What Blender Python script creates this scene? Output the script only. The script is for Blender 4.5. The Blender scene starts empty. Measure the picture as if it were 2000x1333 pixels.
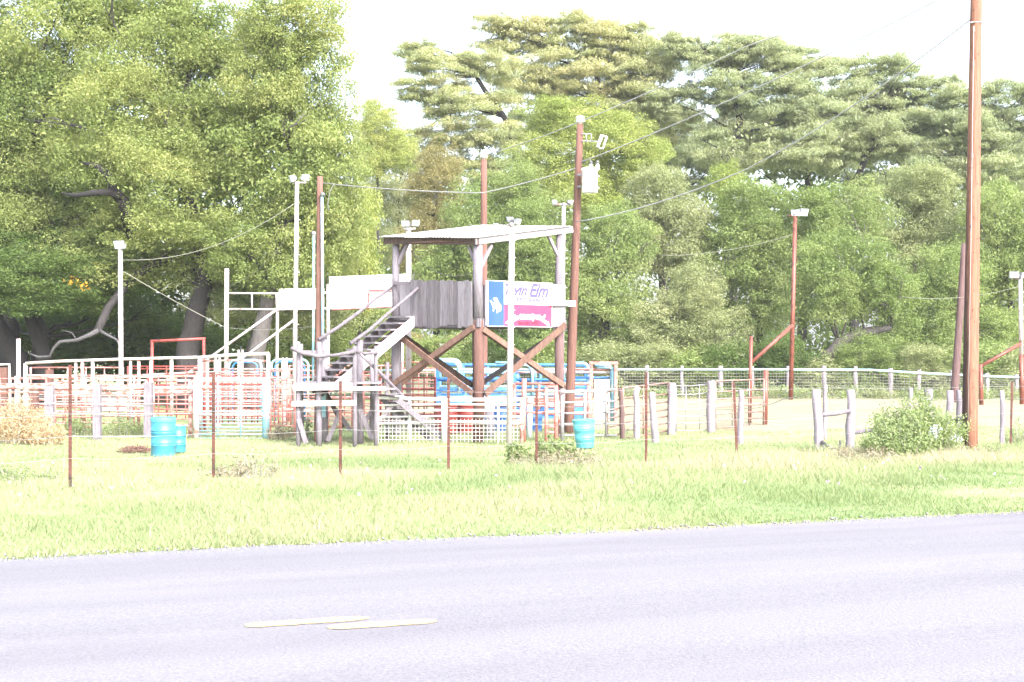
import bpy, math, random
import numpy as np
from mathutils import Vector, Matrix

random.seed(7)
SC = bpy.context.scene
COL = SC.collection
R = math.radians
HAZE = 0.00030                           # density of the pale air

# ------------------------------------------------------------------ camera
FPX, HY, CH = 2670.0, 678.0, 1.65        # focal length in photo pixels, horizon row, eye height over the road
cam_d = bpy.data.cameras.new("camera")
cam_d.sensor_width = 36.0
cam_d.lens = 36.0 * FPX / 2000.0
cam_d.shift_y = (HY - 666.5) / 2000.0
cam_d.clip_start = 0.1
cam_d.clip_end = 4000.0
cam = bpy.data.objects.new("camera", cam_d)
cam.location = (0, 0, CH)
cam.rotation_euler = (R(90), 0, 0)
COL.objects.link(cam)
SC.camera = cam

# ------------------------------------------------------------------ sky, sun, exposure
SUN_EL, SUN_AZ = 40.0, 150.0             # azimuth clockwise from +Y (view direction): to the right and behind
world = bpy.data.worlds.new("World")
SC.world = world
world.use_nodes = True
wn = world.node_tree
for n in list(wn.nodes):
    wn.nodes.remove(n)
w_out = wn.nodes.new("ShaderNodeOutputWorld")
w_bg = wn.nodes.new("ShaderNodeBackground")
w_sky = wn.nodes.new("ShaderNodeTexSky")
w_sky.sky_type = 'NISHITA'
w_sky.sun_disc = False
w_sky.sun_elevation = R(SUN_EL)
w_sky.sun_rotation = R(SUN_AZ)
w_sky.air_density = 1.0
w_sky.dust_density = 4.0
w_sky.ozone_density = 1.0
w_bg.inputs["Strength"].default_value = 0.15
# hazy white overcast: the blue is mostly gone
w_hsv = wn.nodes.new("ShaderNodeHueSaturation")
w_hsv.inputs["Saturation"].default_value = 0.6
wn.links.new(w_sky.outputs[0], w_hsv.inputs["Color"])
wn.links.new(w_hsv.outputs[0], w_bg.inputs["Color"])
wn.links.new(w_bg.outputs[0], w_out.inputs["Surface"])

sun_d = bpy.data.lights.new("sun", 'SUN')
sun_d.energy = 1.5
sun_d.angle = R(22)
sun_d.color = (1.0, 0.98, 0.95)
sun = bpy.data.objects.new("sun", sun_d)
sdir = Vector((math.sin(R(SUN_AZ)) * math.cos(R(SUN_EL)), math.cos(R(SUN_AZ)) * math.cos(R(SUN_EL)), math.sin(R(SUN_EL))))
sun.rotation_euler = sdir.to_track_quat('Z', 'Y').to_euler()
sun.location = (20, -20, 40)
COL.objects.link(sun)

SC.view_settings.view_transform = 'Standard'
SC.view_settings.look = 'None'
SC.view_settings.exposure = 2.4
SC.view_settings.gamma = 1.0
SC.view_settings.use_curve_mapping = False
SC.render.engine = 'CYCLES'
SC.cycles.max_bounces = 8
SC.cycles.diffuse_bounces = 5
SC.cycles.transmission_bounces = 5
SC.cycles.transparent_max_bounces = 4
SC.cycles.use_denoising = True
SC.cycles.denoiser = 'OPENIMAGEDENOISE'
SC.cycles.denoising_input_passes = 'RGB_ALBEDO_NORMAL'
SC.cycles.denoising_prefilter = 'ACCURATE'

# ------------------------------------------------------------------ helpers: coordinates
RA = R(18.4)                              # direction of the road
RC, RS = math.cos(RA), math.sin(RA)
VT = [0, 11.4, 14, 21, 31, 40, 2000]
ZT = [0, -0.015, -0.09, -0.33, -0.75, -0.75, -0.75]


def gz(X, Y):
    v = -RS * X + RC * Y
    return float(np.interp(v, VT, ZT))


def gz_np(X, Y):
    v = -RS * X + RC * Y
    return np.interp(v, VT, ZT)


def P(x, y, D):
    """point at depth D seen at photo pixel (x, y)"""
    return Vector(((x - 1000.0) * D / FPX, D, CH - (y - HY) * D / FPX))


def G(x, D, dz=0.0):
    """ground point at depth D in photo column x"""
    X = (x - 1000.0) * D / FPX
    return Vector((X, D, gz(X, D) + dz))


# ------------------------------------------------------------------ helpers: meshes
class MB:
    def __init__(s):
        s.v, s.f = [], []

    def quad_ring(s, rings, closed=True, caps=True):
        n = len(rings[0])
        b = len(s.v)
        for r in rings:
            s.v.extend([tuple(p) for p in r])
        for i in range(len(rings) - 1):
            for k in range(n if closed else n - 1):
                k2 = (k + 1) % n
                s.f.append((b + i * n + k, b + i * n + k2, b + (i + 1) * n + k2, b + (i + 1) * n + k))
        if caps:
            s.f.append(tuple(b + k for k in reversed(range(n))))
            s.f.append(tuple(b + (len(rings) - 1) * n + k for k in range(n)))
        return s

    def tube(s, pts, r, seg=8, caps=True, jit=0.0, rnd=None):
        pts = [Vector(p) for p in pts]
        rs = r if isinstance(r, (list, tuple)) else [r] * len(pts)
        rings = []
        ref = None
        for i, p in enumerate(pts):
            if i == 0:
                t = pts[1] - pts[0]
            elif i == len(pts) - 1:
                t = pts[-1] - pts[-2]
            else:
                t = (pts[i + 1] - pts[i]).normalized() + (pts[i] - pts[i - 1]).normalized()
            t = t.normalized() if t.length > 1e-9 else Vector((0, 0, 1))
            if ref is None:
                a = Vector((0, 0, 1)) if abs(t.z) < 0.9 else Vector((1, 0, 0))
                ref = (a - t * a.dot(t)).normalized()
            else:
                ref = ref - t * ref.dot(t)
                ref = ref.normalized() if ref.length > 1e-6 else Vector((1, 0, 0))
            bi = t.cross(ref)
            ring = []
            for k in range(seg):
                a = 2 * math.pi * k / seg
                rr = rs[i]
                if jit and rnd:
                    rr *= 1 + rnd.uniform(-jit, jit)
                ring.append(p + ref * (math.cos(a) * rr) + bi * (math.sin(a) * rr))
            rings.append(ring)
        return s.quad_ring(rings, True, caps)

    def beam(s, p1, p2, w, h, side=None):
        """rectangular timber from p1 to p2; w across `side`, h across the other direction"""
        p1, p2 = Vector(p1), Vector(p2)
        t = (p2 - p1).normalized()
        if side is None:
            a = Vector((0, 0, 1)) if abs(t.z) < 0.9 else Vector((1, 0, 0))
            side = t.cross(a)
        side = Vector(side)
        side = (side - t * side.dot(t)).normalized()
        up = side.cross(t).normalized()
        rings = []
        for p in (p1, p2):
            rings.append([p + side * (w / 2) + up * (h / 2), p - side * (w / 2) + up * (h / 2),
                          p - side * (w / 2) - up * (h / 2), p + side * (w / 2) - up * (h / 2)])
        return s.quad_ring(rings)

    def prism(s, poly, d):
        """polygon (list of points) pushed along vector d"""
        d = Vector(d)
        a = [Vector(p) for p in poly]
        return s.quad_ring([a, [p + d for p in a]])

    def lathe(s, c, prof, seg=20, axis=Vector((0, 0, 1)), caps=True):
        axis = Vector(axis).normalized()
        a = Vector((1, 0, 0)) if abs(axis.x) < 0.9 else Vector((0, 1, 0))
        u = (a - axis * a.dot(axis)).normalized()
        w = axis.cross(u)
        rings = []
        for (r, z) in prof:
            rings.append([Vector(c) + axis * z + u * (math.cos(2 * math.pi * k / seg) * r) + w * (math.sin(2 * math.pi * k / seg) * r) for k in range(seg)])
        return s.quad_ring(rings, True, caps)

    def mesh(s, name, mat, off=Vector((0, 0, 0)), smooth=False):
        me = bpy.data.meshes.new(name)
        o = Vector(off)
        me.from_pydata([(v[0] - o.x, v[1] - o.y, v[2] - o.z) for v in s.v], [], s.f)
        if smooth:
            me.polygons.foreach_set("use_smooth", [len(p.vertices) == 4 for p in me.polygons])
        me.materials.append(mat)
        me.update()
        return me


def tag(o, label=None, cat=None, group=None, kind=None):
    if label: o["label"] = label
    if cat: o["category"] = cat
    if group: o["group"] = group
    if kind: o["kind"] = kind
    return o


def thing(name, label, cat, loc, group=None):
    o = bpy.data.objects.new(name, None)
    o.empty_display_size = 0.2
    o.location = Vector(loc)
    COL.objects.link(o)
    return tag(o, label, cat, group)


def wloc(o):
    l = Vector((0, 0, 0))
    while o is not None:
        l = l + Vector(o.location)
        o = o.parent
    return l


def part(name, mb, mat, parent, smooth=False, label=None):
    """mesh (built in world coordinates) as a part of parent"""
    me = mb.mesh(name, mat, wloc(parent), smooth)
    o = bpy.data.objects.new(name, me)
    COL.objects.link(o)
    o.parent = parent
    if label: o["label"] = label
    return o


def solo(name, mb, mat, loc, label, cat, group=None, smooth=False):
    me = mb.mesh(name, mat, loc, smooth)
    o = bpy.data.objects.new(name, me)
    o.location = Vector(loc)
    COL.objects.link(o)
    return tag(o, label, cat, group)


def struct(name, mb, mat, parent=None, loc=(0, 0, 0)):
    me = mb.mesh(name, mat, loc)
    o = bpy.data.objects.new(name, me)
    o.location = Vector(loc)
    COL.objects.link(o)
    if parent:
        o.parent = parent
    else:
        o["kind"] = "structure"
    return o


def copy_tree(o, parent=None):
    c = o.copy()
    COL.objects.link(c)
    c.parent = parent
    for ch in [x for x in bpy.data.objects if x.parent == o]:
        copy_tree(ch, c)
    return c


# ------------------------------------------------------------------ helpers: materials
def new_mat(name):
    m = bpy.data.materials.new(name)
    m.use_nodes = True
    nt = m.node_tree
    b = nt.nodes["Principled BSDF"]
    return m, nt, b


def noise(nt, scale, detail=4.0, rough=0.55, vec=None, stretch=None, coord="Object"):
    tc = nt.nodes.new("ShaderNodeTexCoord")
    src = tc.outputs[coord]
    if stretch:
        mp = nt.nodes.new("ShaderNodeMapping")
        mp.inputs["Scale"].default_value = stretch
        nt.links.new(src, mp.inputs["Vector"])
        src = mp.outputs[0]
    n = nt.nodes.new("ShaderNodeTexNoise")
    n.inputs["Scale"].default_value = scale
    n.inputs["Detail"].default_value = detail
    n.inputs["Roughness"].default_value = rough
    nt.links.new(src, n.inputs["Vector"])
    return n.outputs["Fac"]


def ramp(nt, fac, stops):
    r = nt.nodes.new("ShaderNodeValToRGB")
    e = r.color_ramp.elements
    e[0].position, e[0].color = stops[0][0], (*stops[0][1], 1)
    e[1].position, e[1].color = stops[1][0], (*stops[1][1], 1)
    for p, c in stops[2:]:
        k = e.new(p)
        k.color = (*c, 1)
    nt.links.new(fac, r.inputs[0])
    return r.outputs[0]


def mix(nt, a, b, fac, mode='MIX'):
    m = nt.nodes.new("ShaderNodeMix")
    m.data_type = 'RGBA'
    m.blend_type = mode
    for sock, val in ((m.inputs[0], fac), (m.inputs[6], a), (m.inputs[7], b)):
        if isinstance(val, (int, float)):
            sock.default_value = val
        elif isinstance(val, tuple):
            sock.default_value = (*val, 1)
        else:
            nt.links.new(val, sock)
    return m.outputs[2]


def bump(nt, b, fac, strength=0.3, dist=0.02):
    bp = nt.nodes.new("ShaderNodeBump")
    bp.inputs["Strength"].default_value = strength
    bp.inputs["Distance"].default_value = dist
    nt.links.new(fac, bp.inputs["Height"])
    nt.links.new(bp.outputs[0], b.inputs["Normal"])


def paint(name, col, rust=(0.16, 0.06, 0.03), amount=0.35, rough=0.5, scale=6.0, metal=0.0):
    """faded paint with rust or dirt coming through"""
    m, nt, b = new_mat(name)
    f = noise(nt, scale, 6, 0.65)
    fade = noise(nt, scale * 0.35, 3, 0.5)
    pale = tuple(min(0.85, c * 1.22 + 0.015) for c in col)
    base = mix(nt, col, pale, ramp(nt, fade, [(0.35, (0, 0, 0)), (0.7, (1, 1, 1))]))
    lo = 0.72 - amount * 0.35
    c = mix(nt, base, rust, ramp(nt, f, [(lo, (0, 0, 0)), (lo + 0.1, (1, 1, 1))]))
    nt.links.new(c, b.inputs["Base Color"])
    b.inputs["Roughness"].default_value = rough
    b.inputs["Metallic"].default_value = metal
    bump(nt, b, f, 0.15, 0.004)
    return m


def wood(name, light, dark, stretch=(14, 14, 1.2), knots=0.5, rough=0.9, each=0.45):
    """weathered timber; every piece has its own depth of greying"""
    m, nt, b = new_mat(name)
    g = noise(nt, 3.0, 8, 0.7, stretch=stretch)
    g2 = noise(nt, 1.3, 3, 0.5)
    c = ramp(nt, g, [(0.3, dark), (0.62, light)])
    c = mix(nt, c, tuple(x * 0.62 for x in light), ramp(nt, g2, [(0.45, (0, 0, 0)), (0.75, (knots, knots, knots))]))
    oi = nt.nodes.new("ShaderNodeObjectInfo")
    c = mix(nt, c, (0.40, 0.385, 0.385), ramp(nt, oi.outputs["Random"], [(0.0, (each, each, each)), (1.0, (0, 0, 0))]), 'MULTIPLY')
    nt.links.new(c, b.inputs["Base Color"])
    b.inputs["Roughness"].default_value = rough
    bump(nt, b, g, 0.6, 0.01)
    return m


def leaf_mat(name, cols, trans=0.35):
    """leaf colour runs over `cols` by a per-leaf tone (attribute) and a broad patch noise"""
    m, nt, b = new_mat(name)
    at = nt.nodes.new("ShaderNodeAttribute")
    at.attribute_name = "tone"
    n = len(cols)
    sh_ = nt.nodes.new("ShaderNodeAttribute")
    sh_.attribute_type = 'OBJECT'
    sh_.attribute_name = "tone_shift"
    ad = nt.nodes.new("ShaderNodeMath"); ad.operation = 'ADD'; ad.use_clamp = True
    nt.links.new(at.outputs["Fac"], ad.inputs[0]); nt.links.new(sh_.outputs["Fac"], ad.inputs[1])
    c = ramp(nt, ad.outputs[0], [(i / (n - 1), cols[i]) for i in (0, n - 1)] + [(i / (n - 1), cols[i]) for i in range(1, n - 1)])
    nt.links.new(c, b.inputs["Base Color"])
    b.inputs["Roughness"].default_value = 0.65
    b.inputs["Specular IOR Level"].default_value = 0.25
    tr = nt.nodes.new("ShaderNodeBsdfTranslucent")
    tcol = mix(nt, c, (1.0, 1.08, 0.62), 1.0, 'MULTIPLY')
    nt.links.new(tcol, tr.inputs["Color"])
    ms = nt.nodes.new("ShaderNodeMixShader")
    ms.inputs[0].default_value = trans
    nt.links.new(b.outputs[0], ms.inputs[1])
    nt.links.new(tr.outputs[0], ms.inputs[2])
    nt.links.new(ms.outputs[0], nt.nodes["Material Output"].inputs["Surface"])
    return m


M = {}
M["white"] = paint("white_paint", (0.385, 0.345, 0.350), (0.280, 0.150, 0.120), 0.45)
M["white_clean"] = paint("white_board_paint", (0.612, 0.612, 0.603), (0.425, 0.391, 0.357), 0.15, scale=2.0)
M["pinkwhite"] = paint("pink_white_paint", (0.440, 0.340, 0.320), (0.330, 0.120, 0.095), 0.75)
M["peach"] = paint("peach_paint", (0.418, 0.288, 0.223), (0.446, 0.432, 0.418), 0.9)
M["red"] = paint("red_paint", (0.247, 0.041, 0.034), (0.090, 0.026, 0.019), 0.5)
M["salmon"] = paint("faded_red_paint", (0.400, 0.160, 0.140), (0.330, 0.075, 0.060), 0.6)
M["redbrown"] = paint("red_oxide_pipe", (0.150, 0.041, 0.026), (0.068, 0.026, 0.015), 0.6)
M["blue"] = paint("blue_paint", (0.028, 0.140, 0.400), (0.100, 0.220, 0.400), 0.55)
M["paleblue"] = paint("pale_blue_paint", (0.176, 0.368, 0.464), (0.440, 0.496, 0.520), 0.6)
M["sheetblue"] = paint("pale_sheet_metal", (0.440, 0.528, 0.544), (0.280, 0.400, 0.440), 0.3, scale=2)
M["teal"] = paint("teal_plastic", (0.030, 0.200, 0.290), (0.050, 0.240, 0.320), 0.3, rough=0.45, scale=3)
M["teal_light"] = paint("teal_faded_plastic", (0.060, 0.288, 0.331), (0.138, 0.346, 0.360), 0.4, rough=0.5, scale=3)
M["teal_dark"] = paint("teal_shadow_band", (0.017, 0.158, 0.216), (0.026, 0.194, 0.259), 0.3, rough=0.45, scale=3)
M["redplastic"] = paint("red_plastic", (0.270, 0.038, 0.034), (0.338, 0.105, 0.090), 0.4, rough=0.5, scale=3)
M["blueplastic"] = paint("blue_plastic", (0.022, 0.090, 0.285), (0.060, 0.150, 0.338), 0.4, rough=0.5, scale=3)
M["galv"] = paint("galvanised_steel", (0.260, 0.260, 0.279), (0.161, 0.136, 0.130), 0.5, rough=0.45, metal=0.3)
M["rustpipe"] = paint("rusting_pipe", (0.182, 0.105, 0.084), (0.238, 0.210, 0.203), 0.6)
M["tpost"] = paint("rusty_t_post_steel", (0.088, 0.028, 0.020), (0.044, 0.024, 0.020), 0.6, rough=0.8)
M["lamphead"] = paint("grey_lamp_housing", (0.220, 0.230, 0.260), (0.160, 0.160, 0.180), 0.3, rough=0.4)
M["glass"] = paint("lamp_glass", (0.400, 0.430, 0.470), (0.330, 0.350, 0.380), 0.2, rough=0.12)
M["black"] = paint("dark_rubber", (0.03, 0.03, 0.033), (0.06, 0.055, 0.05), 0.3)
M["wire"] = paint("wire_steel", (0.30, 0.30, 0.31), (0.2, 0.17, 0.16), 0.3, rough=0.5)
M["netwire"] = paint("net_wire", (0.16, 0.155, 0.15), (0.12, 0.10, 0.09), 0.3, rough=0.6)
M["cable"] = paint("power_cable", (0.090, 0.095, 0.090), (0.150, 0.155, 0.145), 0.3, rough=0.6)
M["rope"] = paint("pale_rope", (0.240, 0.240, 0.200), (0.180, 0.175, 0.140), 0.3, rough=0.9)
M["greywood"] = wood("weathered_grey_wood", (0.235, 0.213, 0.248), (0.085, 0.072, 0.082))
M["plankwood"] = wood("weathered_plank", (0.290, 0.265, 0.300), (0.070, 0.062, 0.070), stretch=(22, 22, 1.0), each=0.9)
M["palewood"] = wood("bleached_wood", (0.333, 0.297, 0.339), (0.167, 0.136, 0.151))
M["railwood"] = wood("weathered_rail_wood", (0.219, 0.194, 0.230), (0.097, 0.082, 0.095), stretch=(3, 3, 3))
M["boardwood"] = wood("bleached_board", (0.466, 0.436, 0.478), (0.283, 0.242, 0.252), stretch=(2, 2, 9))
M["treadwood"] = wood("tread_board", (0.293, 0.271, 0.303), (0.120, 0.100, 0.108), stretch=(2, 2, 6))
M["brownwood"] = wood("brown_treated_wood", (0.165, 0.085, 0.068), (0.070, 0.032, 0.028))
M["bracewood"] = wood("tan_brace_wood", (0.216, 0.125, 0.096), (0.096, 0.048, 0.036), stretch=(4, 4, 2))
M["darkbeam"] = wood("dark_weathered_beam", (0.119, 0.077, 0.063), (0.035, 0.022, 0.020), stretch=(4, 4, 4))
M["pole"] = wood("creosoted_pole", (0.200, 0.100, 0.078), (0.080, 0.037, 0.030), stretch=(9, 9, 0.5), knots=0.3)
M["greypole"] = wood("grey_brown_pole", (0.156, 0.097, 0.096), (0.066, 0.034, 0.033), stretch=(9, 9, 0.6))
M["ply"] = wood("grey_plywood", (0.307, 0.297, 0.339), (0.220, 0.207, 0.231), stretch=(3, 3, 0.8), knots=0.35)
M["tin"] = paint("roof_tin", (0.55, 0.54, 0.54), (0.42, 0.38, 0.35), 0.3, rough=0.35, metal=0.25, scale=1.5)
M["bark"] = wood("tree_bark", (0.045, 0.040, 0.042), (0.012, 0.010, 0.010), stretch=(5, 5, 1.5))
M["palebark"] = wood("pale_tree_bark", (0.119, 0.108, 0.105), (0.049, 0.042, 0.041), stretch=(5, 5, 1.5))
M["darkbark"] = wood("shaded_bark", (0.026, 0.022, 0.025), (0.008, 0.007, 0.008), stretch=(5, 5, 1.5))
M["deadwood"] = wood("bleached_dead_limb", (0.110, 0.105, 0.115), (0.035, 0.033, 0.036), stretch=(4, 4, 4))
M["signblue"] = paint("sign_blue", (0.018, 0.062, 0.300), (0.025, 0.080, 0.320), 0.2, scale=2.0)
M["signwhite"] = paint("sign_white", (0.666, 0.657, 0.630), (0.630, 0.594, 0.495), 0.3, scale=1.5)
M["signred"] = paint("sign_faded_red", (0.360, 0.028, 0.085), (0.380, 0.050, 0.120), 0.4, scale=1.5)
M["ink_purple"] = paint("sign_purple_ink", (0.065, 0.050, 0.170), (0.140, 0.130, 0.250), 0.5, scale=8)
M["ink_white"] = paint("sign_white_ink", (0.74, 0.70, 0.72), (0.7, 0.62, 0.66), 0.2)
M["ink_red"] = paint("sign_dark_red_ink", (0.150, 0.009, 0.030), (0.180, 0.018, 0.048), 0.3)

# ------------------------------------------------------------------ ground
def grid_mesh(name, xs, ys, zf, mat):
    X, Y = np.meshgrid(xs, ys)
    Z = zf(X, Y)
    v = np.stack([X.ravel(), Y.ravel(), Z.ravel()], 1)
    nx, ny = len(xs), len(ys)
    i = np.arange(nx * ny).reshape(ny, nx)
    f = np.stack([i[:-1, :-1].ravel(), i[:-1, 1:].ravel(), i[1:, 1:].ravel(), i[1:, :-1].ravel()], 1)
    me = bpy.data.meshes.new(name)
    np_mesh(me, v, f)
    me.materials.append(mat)
    return me


def np_mesh(me, v, f, tone=None):
    """fast mesh from arrays; f is (n, k)"""
    n, k = f.shape
    me.vertices.add(len(v))
    me.vertices.foreach_set("co", v.astype(np.float32).ravel())
    me.loops.add(n * k)
    me.loops.foreach_set("vertex_index", f.astype(np.int32).ravel())
    me.polygons.add(n)
    me.polygons.foreach_set("loop_start", np.arange(0, n * k, k, dtype=np.int32))
    me.polygons.foreach_set("loop_total", np.full(n, k, dtype=np.int32))
    if tone is not None:
        a = me.attributes.new("tone", 'FLOAT', 'POINT')
        a.data.foreach_set("value", tone.astype(np.float32))
    me.update(calc_edges=True)


def bumps(X, Y, seed=0):
    return (0.03 * np.sin(X * 1.3 + 0.7 * Y + seed) + 0.025 * np.sin(X * 0.6 - 1.1 * Y + 2 * seed) + 0.02 * np.sin(2.3 * X + 1.9 * Y))


def ground_z(X, Y):
    v = -RS * X + RC * Y
    z = np.interp(v, VT, ZT)
    k = np.clip((v - 12.5) / 3.0, 0, 1) * np.clip((90 - np.hypot(X, Y)) / 20, 0, 1)
    z = z + bumps(X, Y) * k
    road = (v > 3.0) & (v < 11.6)
    return np.where(road, z - 0.05, z)


# meadow soil and short turf: greens, straw, bare tan earth
m, nt, b = new_mat("meadow_ground")
n1 = noise(nt, 0.45, 6, 0.6)
n2 = noise(nt, 3.2, 5, 0.65)
n3 = noise(nt, 22.0, 4, 0.7)
c = ramp(nt, n1, [(0.36, (0.15, 0.21, 0.08)), (0.66, (0.28, 0.25, 0.15)), (0.52, (0.21, 0.25, 0.11))])
c = mix(nt, c, (0.36, 0.32, 0.20), ramp(nt, n2, [(0.52, (0, 0, 0)), (0.75, (0.7, 0.7, 0.7))]))
c = mix(nt, c, (0.55, 0.5, 0.45), ramp(nt, n3, [(0.3, (0.5, 0.5, 0.5)), (0.6, (0, 0, 0))]), 'MULTIPLY')
nt.links.new(c, b.inputs["Base Color"])
b.inputs["Roughness"].default_value = 0.95
bump(nt, b, n3, 0.5, 0.03)
M["meadow"] = m

xs = np.unique(np.concatenate([np.linspace(-700, -40, 18), np.arange(-40, 40, 0.8), np.linspace(40, 700, 18)]))
ys = np.unique(np.concatenate([np.linspace(-120, 0, 8), np.arange(0, 70, 0.6), np.linspace(70, 1600, 24)]))
me = grid_mesh("ground", xs, ys, ground_z, M["meadow"])
o = bpy.data.objects.new("ground", me); COL.objects.link(o); o["kind"] = "structure"

# pale dry arena floor behind the pens
m, nt, b = new_mat("arena_dirt")
n1 = noise(nt, 0.5, 5, 0.6); n2 = noise(nt, 9, 5, 0.7)
c = ramp(nt, n1, [(0.35, (0.19, 0.165, 0.105)), (0.65, (0.235, 0.21, 0.145))])
c = mix(nt, c, (0.15, 0.18, 0.08), ramp(nt, n2, [(0.50, (0, 0, 0)), (0.68, (0.75, 0.75, 0.75))]))
nt.links.new(c, b.inputs["Base Color"]); b.inputs["Roughness"].default_value = 0.95
bump(nt, b, n2, 0.4, 0.02)
M["dirt"] = m
mb = MB()
ring = []
rr = random.Random(3)
for k in range(48):
    a = 2 * math.pi * k / 48
    x = 8.5 + 17 * math.cos(a) * (1 + rr.uniform(-.06, .06)); y = 51 + 11.5 * math.sin(a) * (1 + rr.uniform(-.05, .05))
    ring.append((x, y))
mb.v = [(8.5, 51, -0.66)] + [(x, y, -0.66) for x, y in ring] + [(8.5 + (x - 8.5) * 1.05, 51 + (y - 51) * 1.05, -0.92) for x, y in ring]
mb.f = [(0, 1 + k, 1 + (k + 1) % 48) for k in range(48)] + [(1 + k, 49 + k, 49 + (k + 1) % 48, 1 + (k + 1) % 48) for k in range(48)]
struct("arena_ground", mb, M["dirt"])

# ------------------------------------------------------------------ road
m, nt, b = new_mat("chip_seal_asphalt")
sp = noise(nt, 55.0, 3, 0.75)
sp2 = noise(nt, 16.0, 5, 0.7)
band = noise(nt, 1.0, 4, 0.5, stretch=(0.06, 1.1, 1))
big = noise(nt, 0.5, 4, 0.6, stretch=(0.3, 1, 1))
c = ramp(nt, sp, [(0.30, (0.108, 0.105, 0.118)), (0.72, (0.205, 0.199, 0.218)), (0.5, (0.154, 0.149, 0.167))])
c = mix(nt, c, (0.62, 0.60, 0.64), ramp(nt, band, [(0.36, (0.5, 0.5, 0.5)), (0.60, (0, 0, 0))]), 'MULTIPLY')
c = mix(nt, c, (0.22, 0.205, 0.22), ramp(nt, big, [(0.5, (0, 0, 0)), (0.75, (0.5, 0.5, 0.5))]))
c = mix(nt, c, (0.12, 0.112, 0.125), ramp(nt, sp2, [(0.30, (0.6, 0.6, 0.6)), (0.42, (0, 0, 0))]))
nt.links.new(c, b.inputs["Base Color"])
b.inputs["Roughness"].default_value = 0.9
bump(nt, b, sp, 0.7, 0.012)
M["asphalt"] = m
V0, V1, VC = 4.9, 11.3, 8.15
mb = MB()
rr = random.Random(5)
us = np.arange(-60, 140.01, 0.25)
for u in us:
    w = 0.05 * math.sin(u * 0.9) + rr.uniform(-.045, .045) - 0.0010 * (u - 3.5) ** 2 * (1 if abs(u - 3.5) < 12 else 0.0)
    if abs(u - 3.5) >= 12: w -= 0.144
    mb.v += [(u, V0 + rr.uniform(-.03, .03), 0.0), (u, VC, 0.05), (u, V1 + w, 0.005), (u, V1 + w + 0.06, -0.06)]
for i in range(len(us) - 1):
    for k in range(3):
        mb.f.append((4 * i + k, 4 * (i + 1) + k, 4 * (i + 1) + k + 1, 4 * i + k + 1))
road = struct("road", mb, M["asphalt"])
road.rotation_euler = (0, 0, RA)


def uv_road(x, y):
    """road coordinates of the photo pixel (x, y) on the road surface"""
    D = (CH - 0.045) * FPX / (y - HY)
    X = (x - 1000) * D / FPX
    return (X * RC + D * RS, -X * RS + D * RC)


m, nt, b = new_mat("worn_yellow_paint")
n1 = noise(nt, 14, 5, 0.7); n2 = noise(nt, 55, 3, 0.7)
c = ramp(nt, n1, [(0.35, (0.38, 0.285, 0.115)), (0.65, (0.42, 0.335, 0.165))])
c = mix(nt, c, (0.17, 0.165, 0.175), ramp(nt, n2, [(0.36, (1, 1, 1)), (0.52, (0, 0, 0))]))
nt.links.new(c, b.inputs["Base Color"]); b.inputs["Roughness"].default_value = 0.85
M["yellow"] = m
rr = random.Random(11)
for (x0, y0, x1, y1) in ((478, 1223, 722, 1209), (640, 1227, 852, 1213)):
    a, bb = uv_road(x0, y0), uv_road(x1, y1)
    mb = MB()
    N = 24
    for i in range(N + 1):
        t = i / N
        u = a[0] + (bb[0] - a[0]) * t; v = (a[1] + bb[1]) / 2
        h = 0.066 * min(1, 0.5 + 6 * t, 0.4 + 5 * (1 - t)) + rr.uniform(-.008, .008)
        mb.v += [(u, v - h, 0.05 - 0.0159 * abs(v - h - VC) / 1 * 0.9 + 0.004), (u, v + h, 0.05 - 0.0159 * abs(v + h - VC) * 0.9 + 0.004)]
        if i: mb.f.append((2 * i - 2, 2 * i, 2 * i + 1, 2 * i - 1))
    struct("road_marking", mb, M["yellow"], road)

# ------------------------------------------------------------------ tower geometry
TF = P(935, 700, 34.6); TL = P(774, 700, 36.7); TR = P(1092, 700, 36.7)
TF.z = TL.z = TR.z = 0
TB = TL + TR - TF
FLOOR = 2.46
CEN = (TL + TR) / 2
tower = thing("announcer_tower", "raised grey plank announcer booth on braced posts with tin roof", "tower", (CEN.x, CEN.y, gz(CEN.x, CEN.y)))
GZ = -0.95
eL = (TL - TF).normalized(); eR = (TR - TF).normalized()
nL = -eR; nR = -eL                       # outward normals of the left and right faces
rnd = random.Random(21)
zr = {"F": 4.28, "L": 4.45, "R": 4.76, "B": 4.98}
for key, p, mlow, rl, mup, ru in (("F", TF, M["brownwood"], 0.135, M["greywood"], 0.125), ("L", TL, M["greywood"], 0.14, M["greywood"], 0.10),
                                  ("R", TR, M["greypole"], 0.13, M["greywood"], 0.095), ("B", TB, M["brownwood"], 0.13, M["greywood"], 0.10)):
    mb = MB(); mb.tube([p + Vector((0, 0, GZ)), p + Vector((.01, 0, 0.8)), p + Vector((0, 0, FLOOR - 0.12))], [rl * 1.05, rl, rl * .97], 12, True, 0.05, rnd)
    part("leg", mb, mlow, tower, True)
    mb = MB(); mb.tube([p + Vector((0, 0, FLOOR - 0.115)), p + Vector((rnd.uniform(-.03, .03), 0, 3.4)), p + Vector((rnd.uniform(-.02, .02), 0, zr[key]))], [ru * 1.05, ru, ru * .92], 10, True, 0.07, rnd)
    part("roof_post", mb, mup, tower, True)
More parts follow.
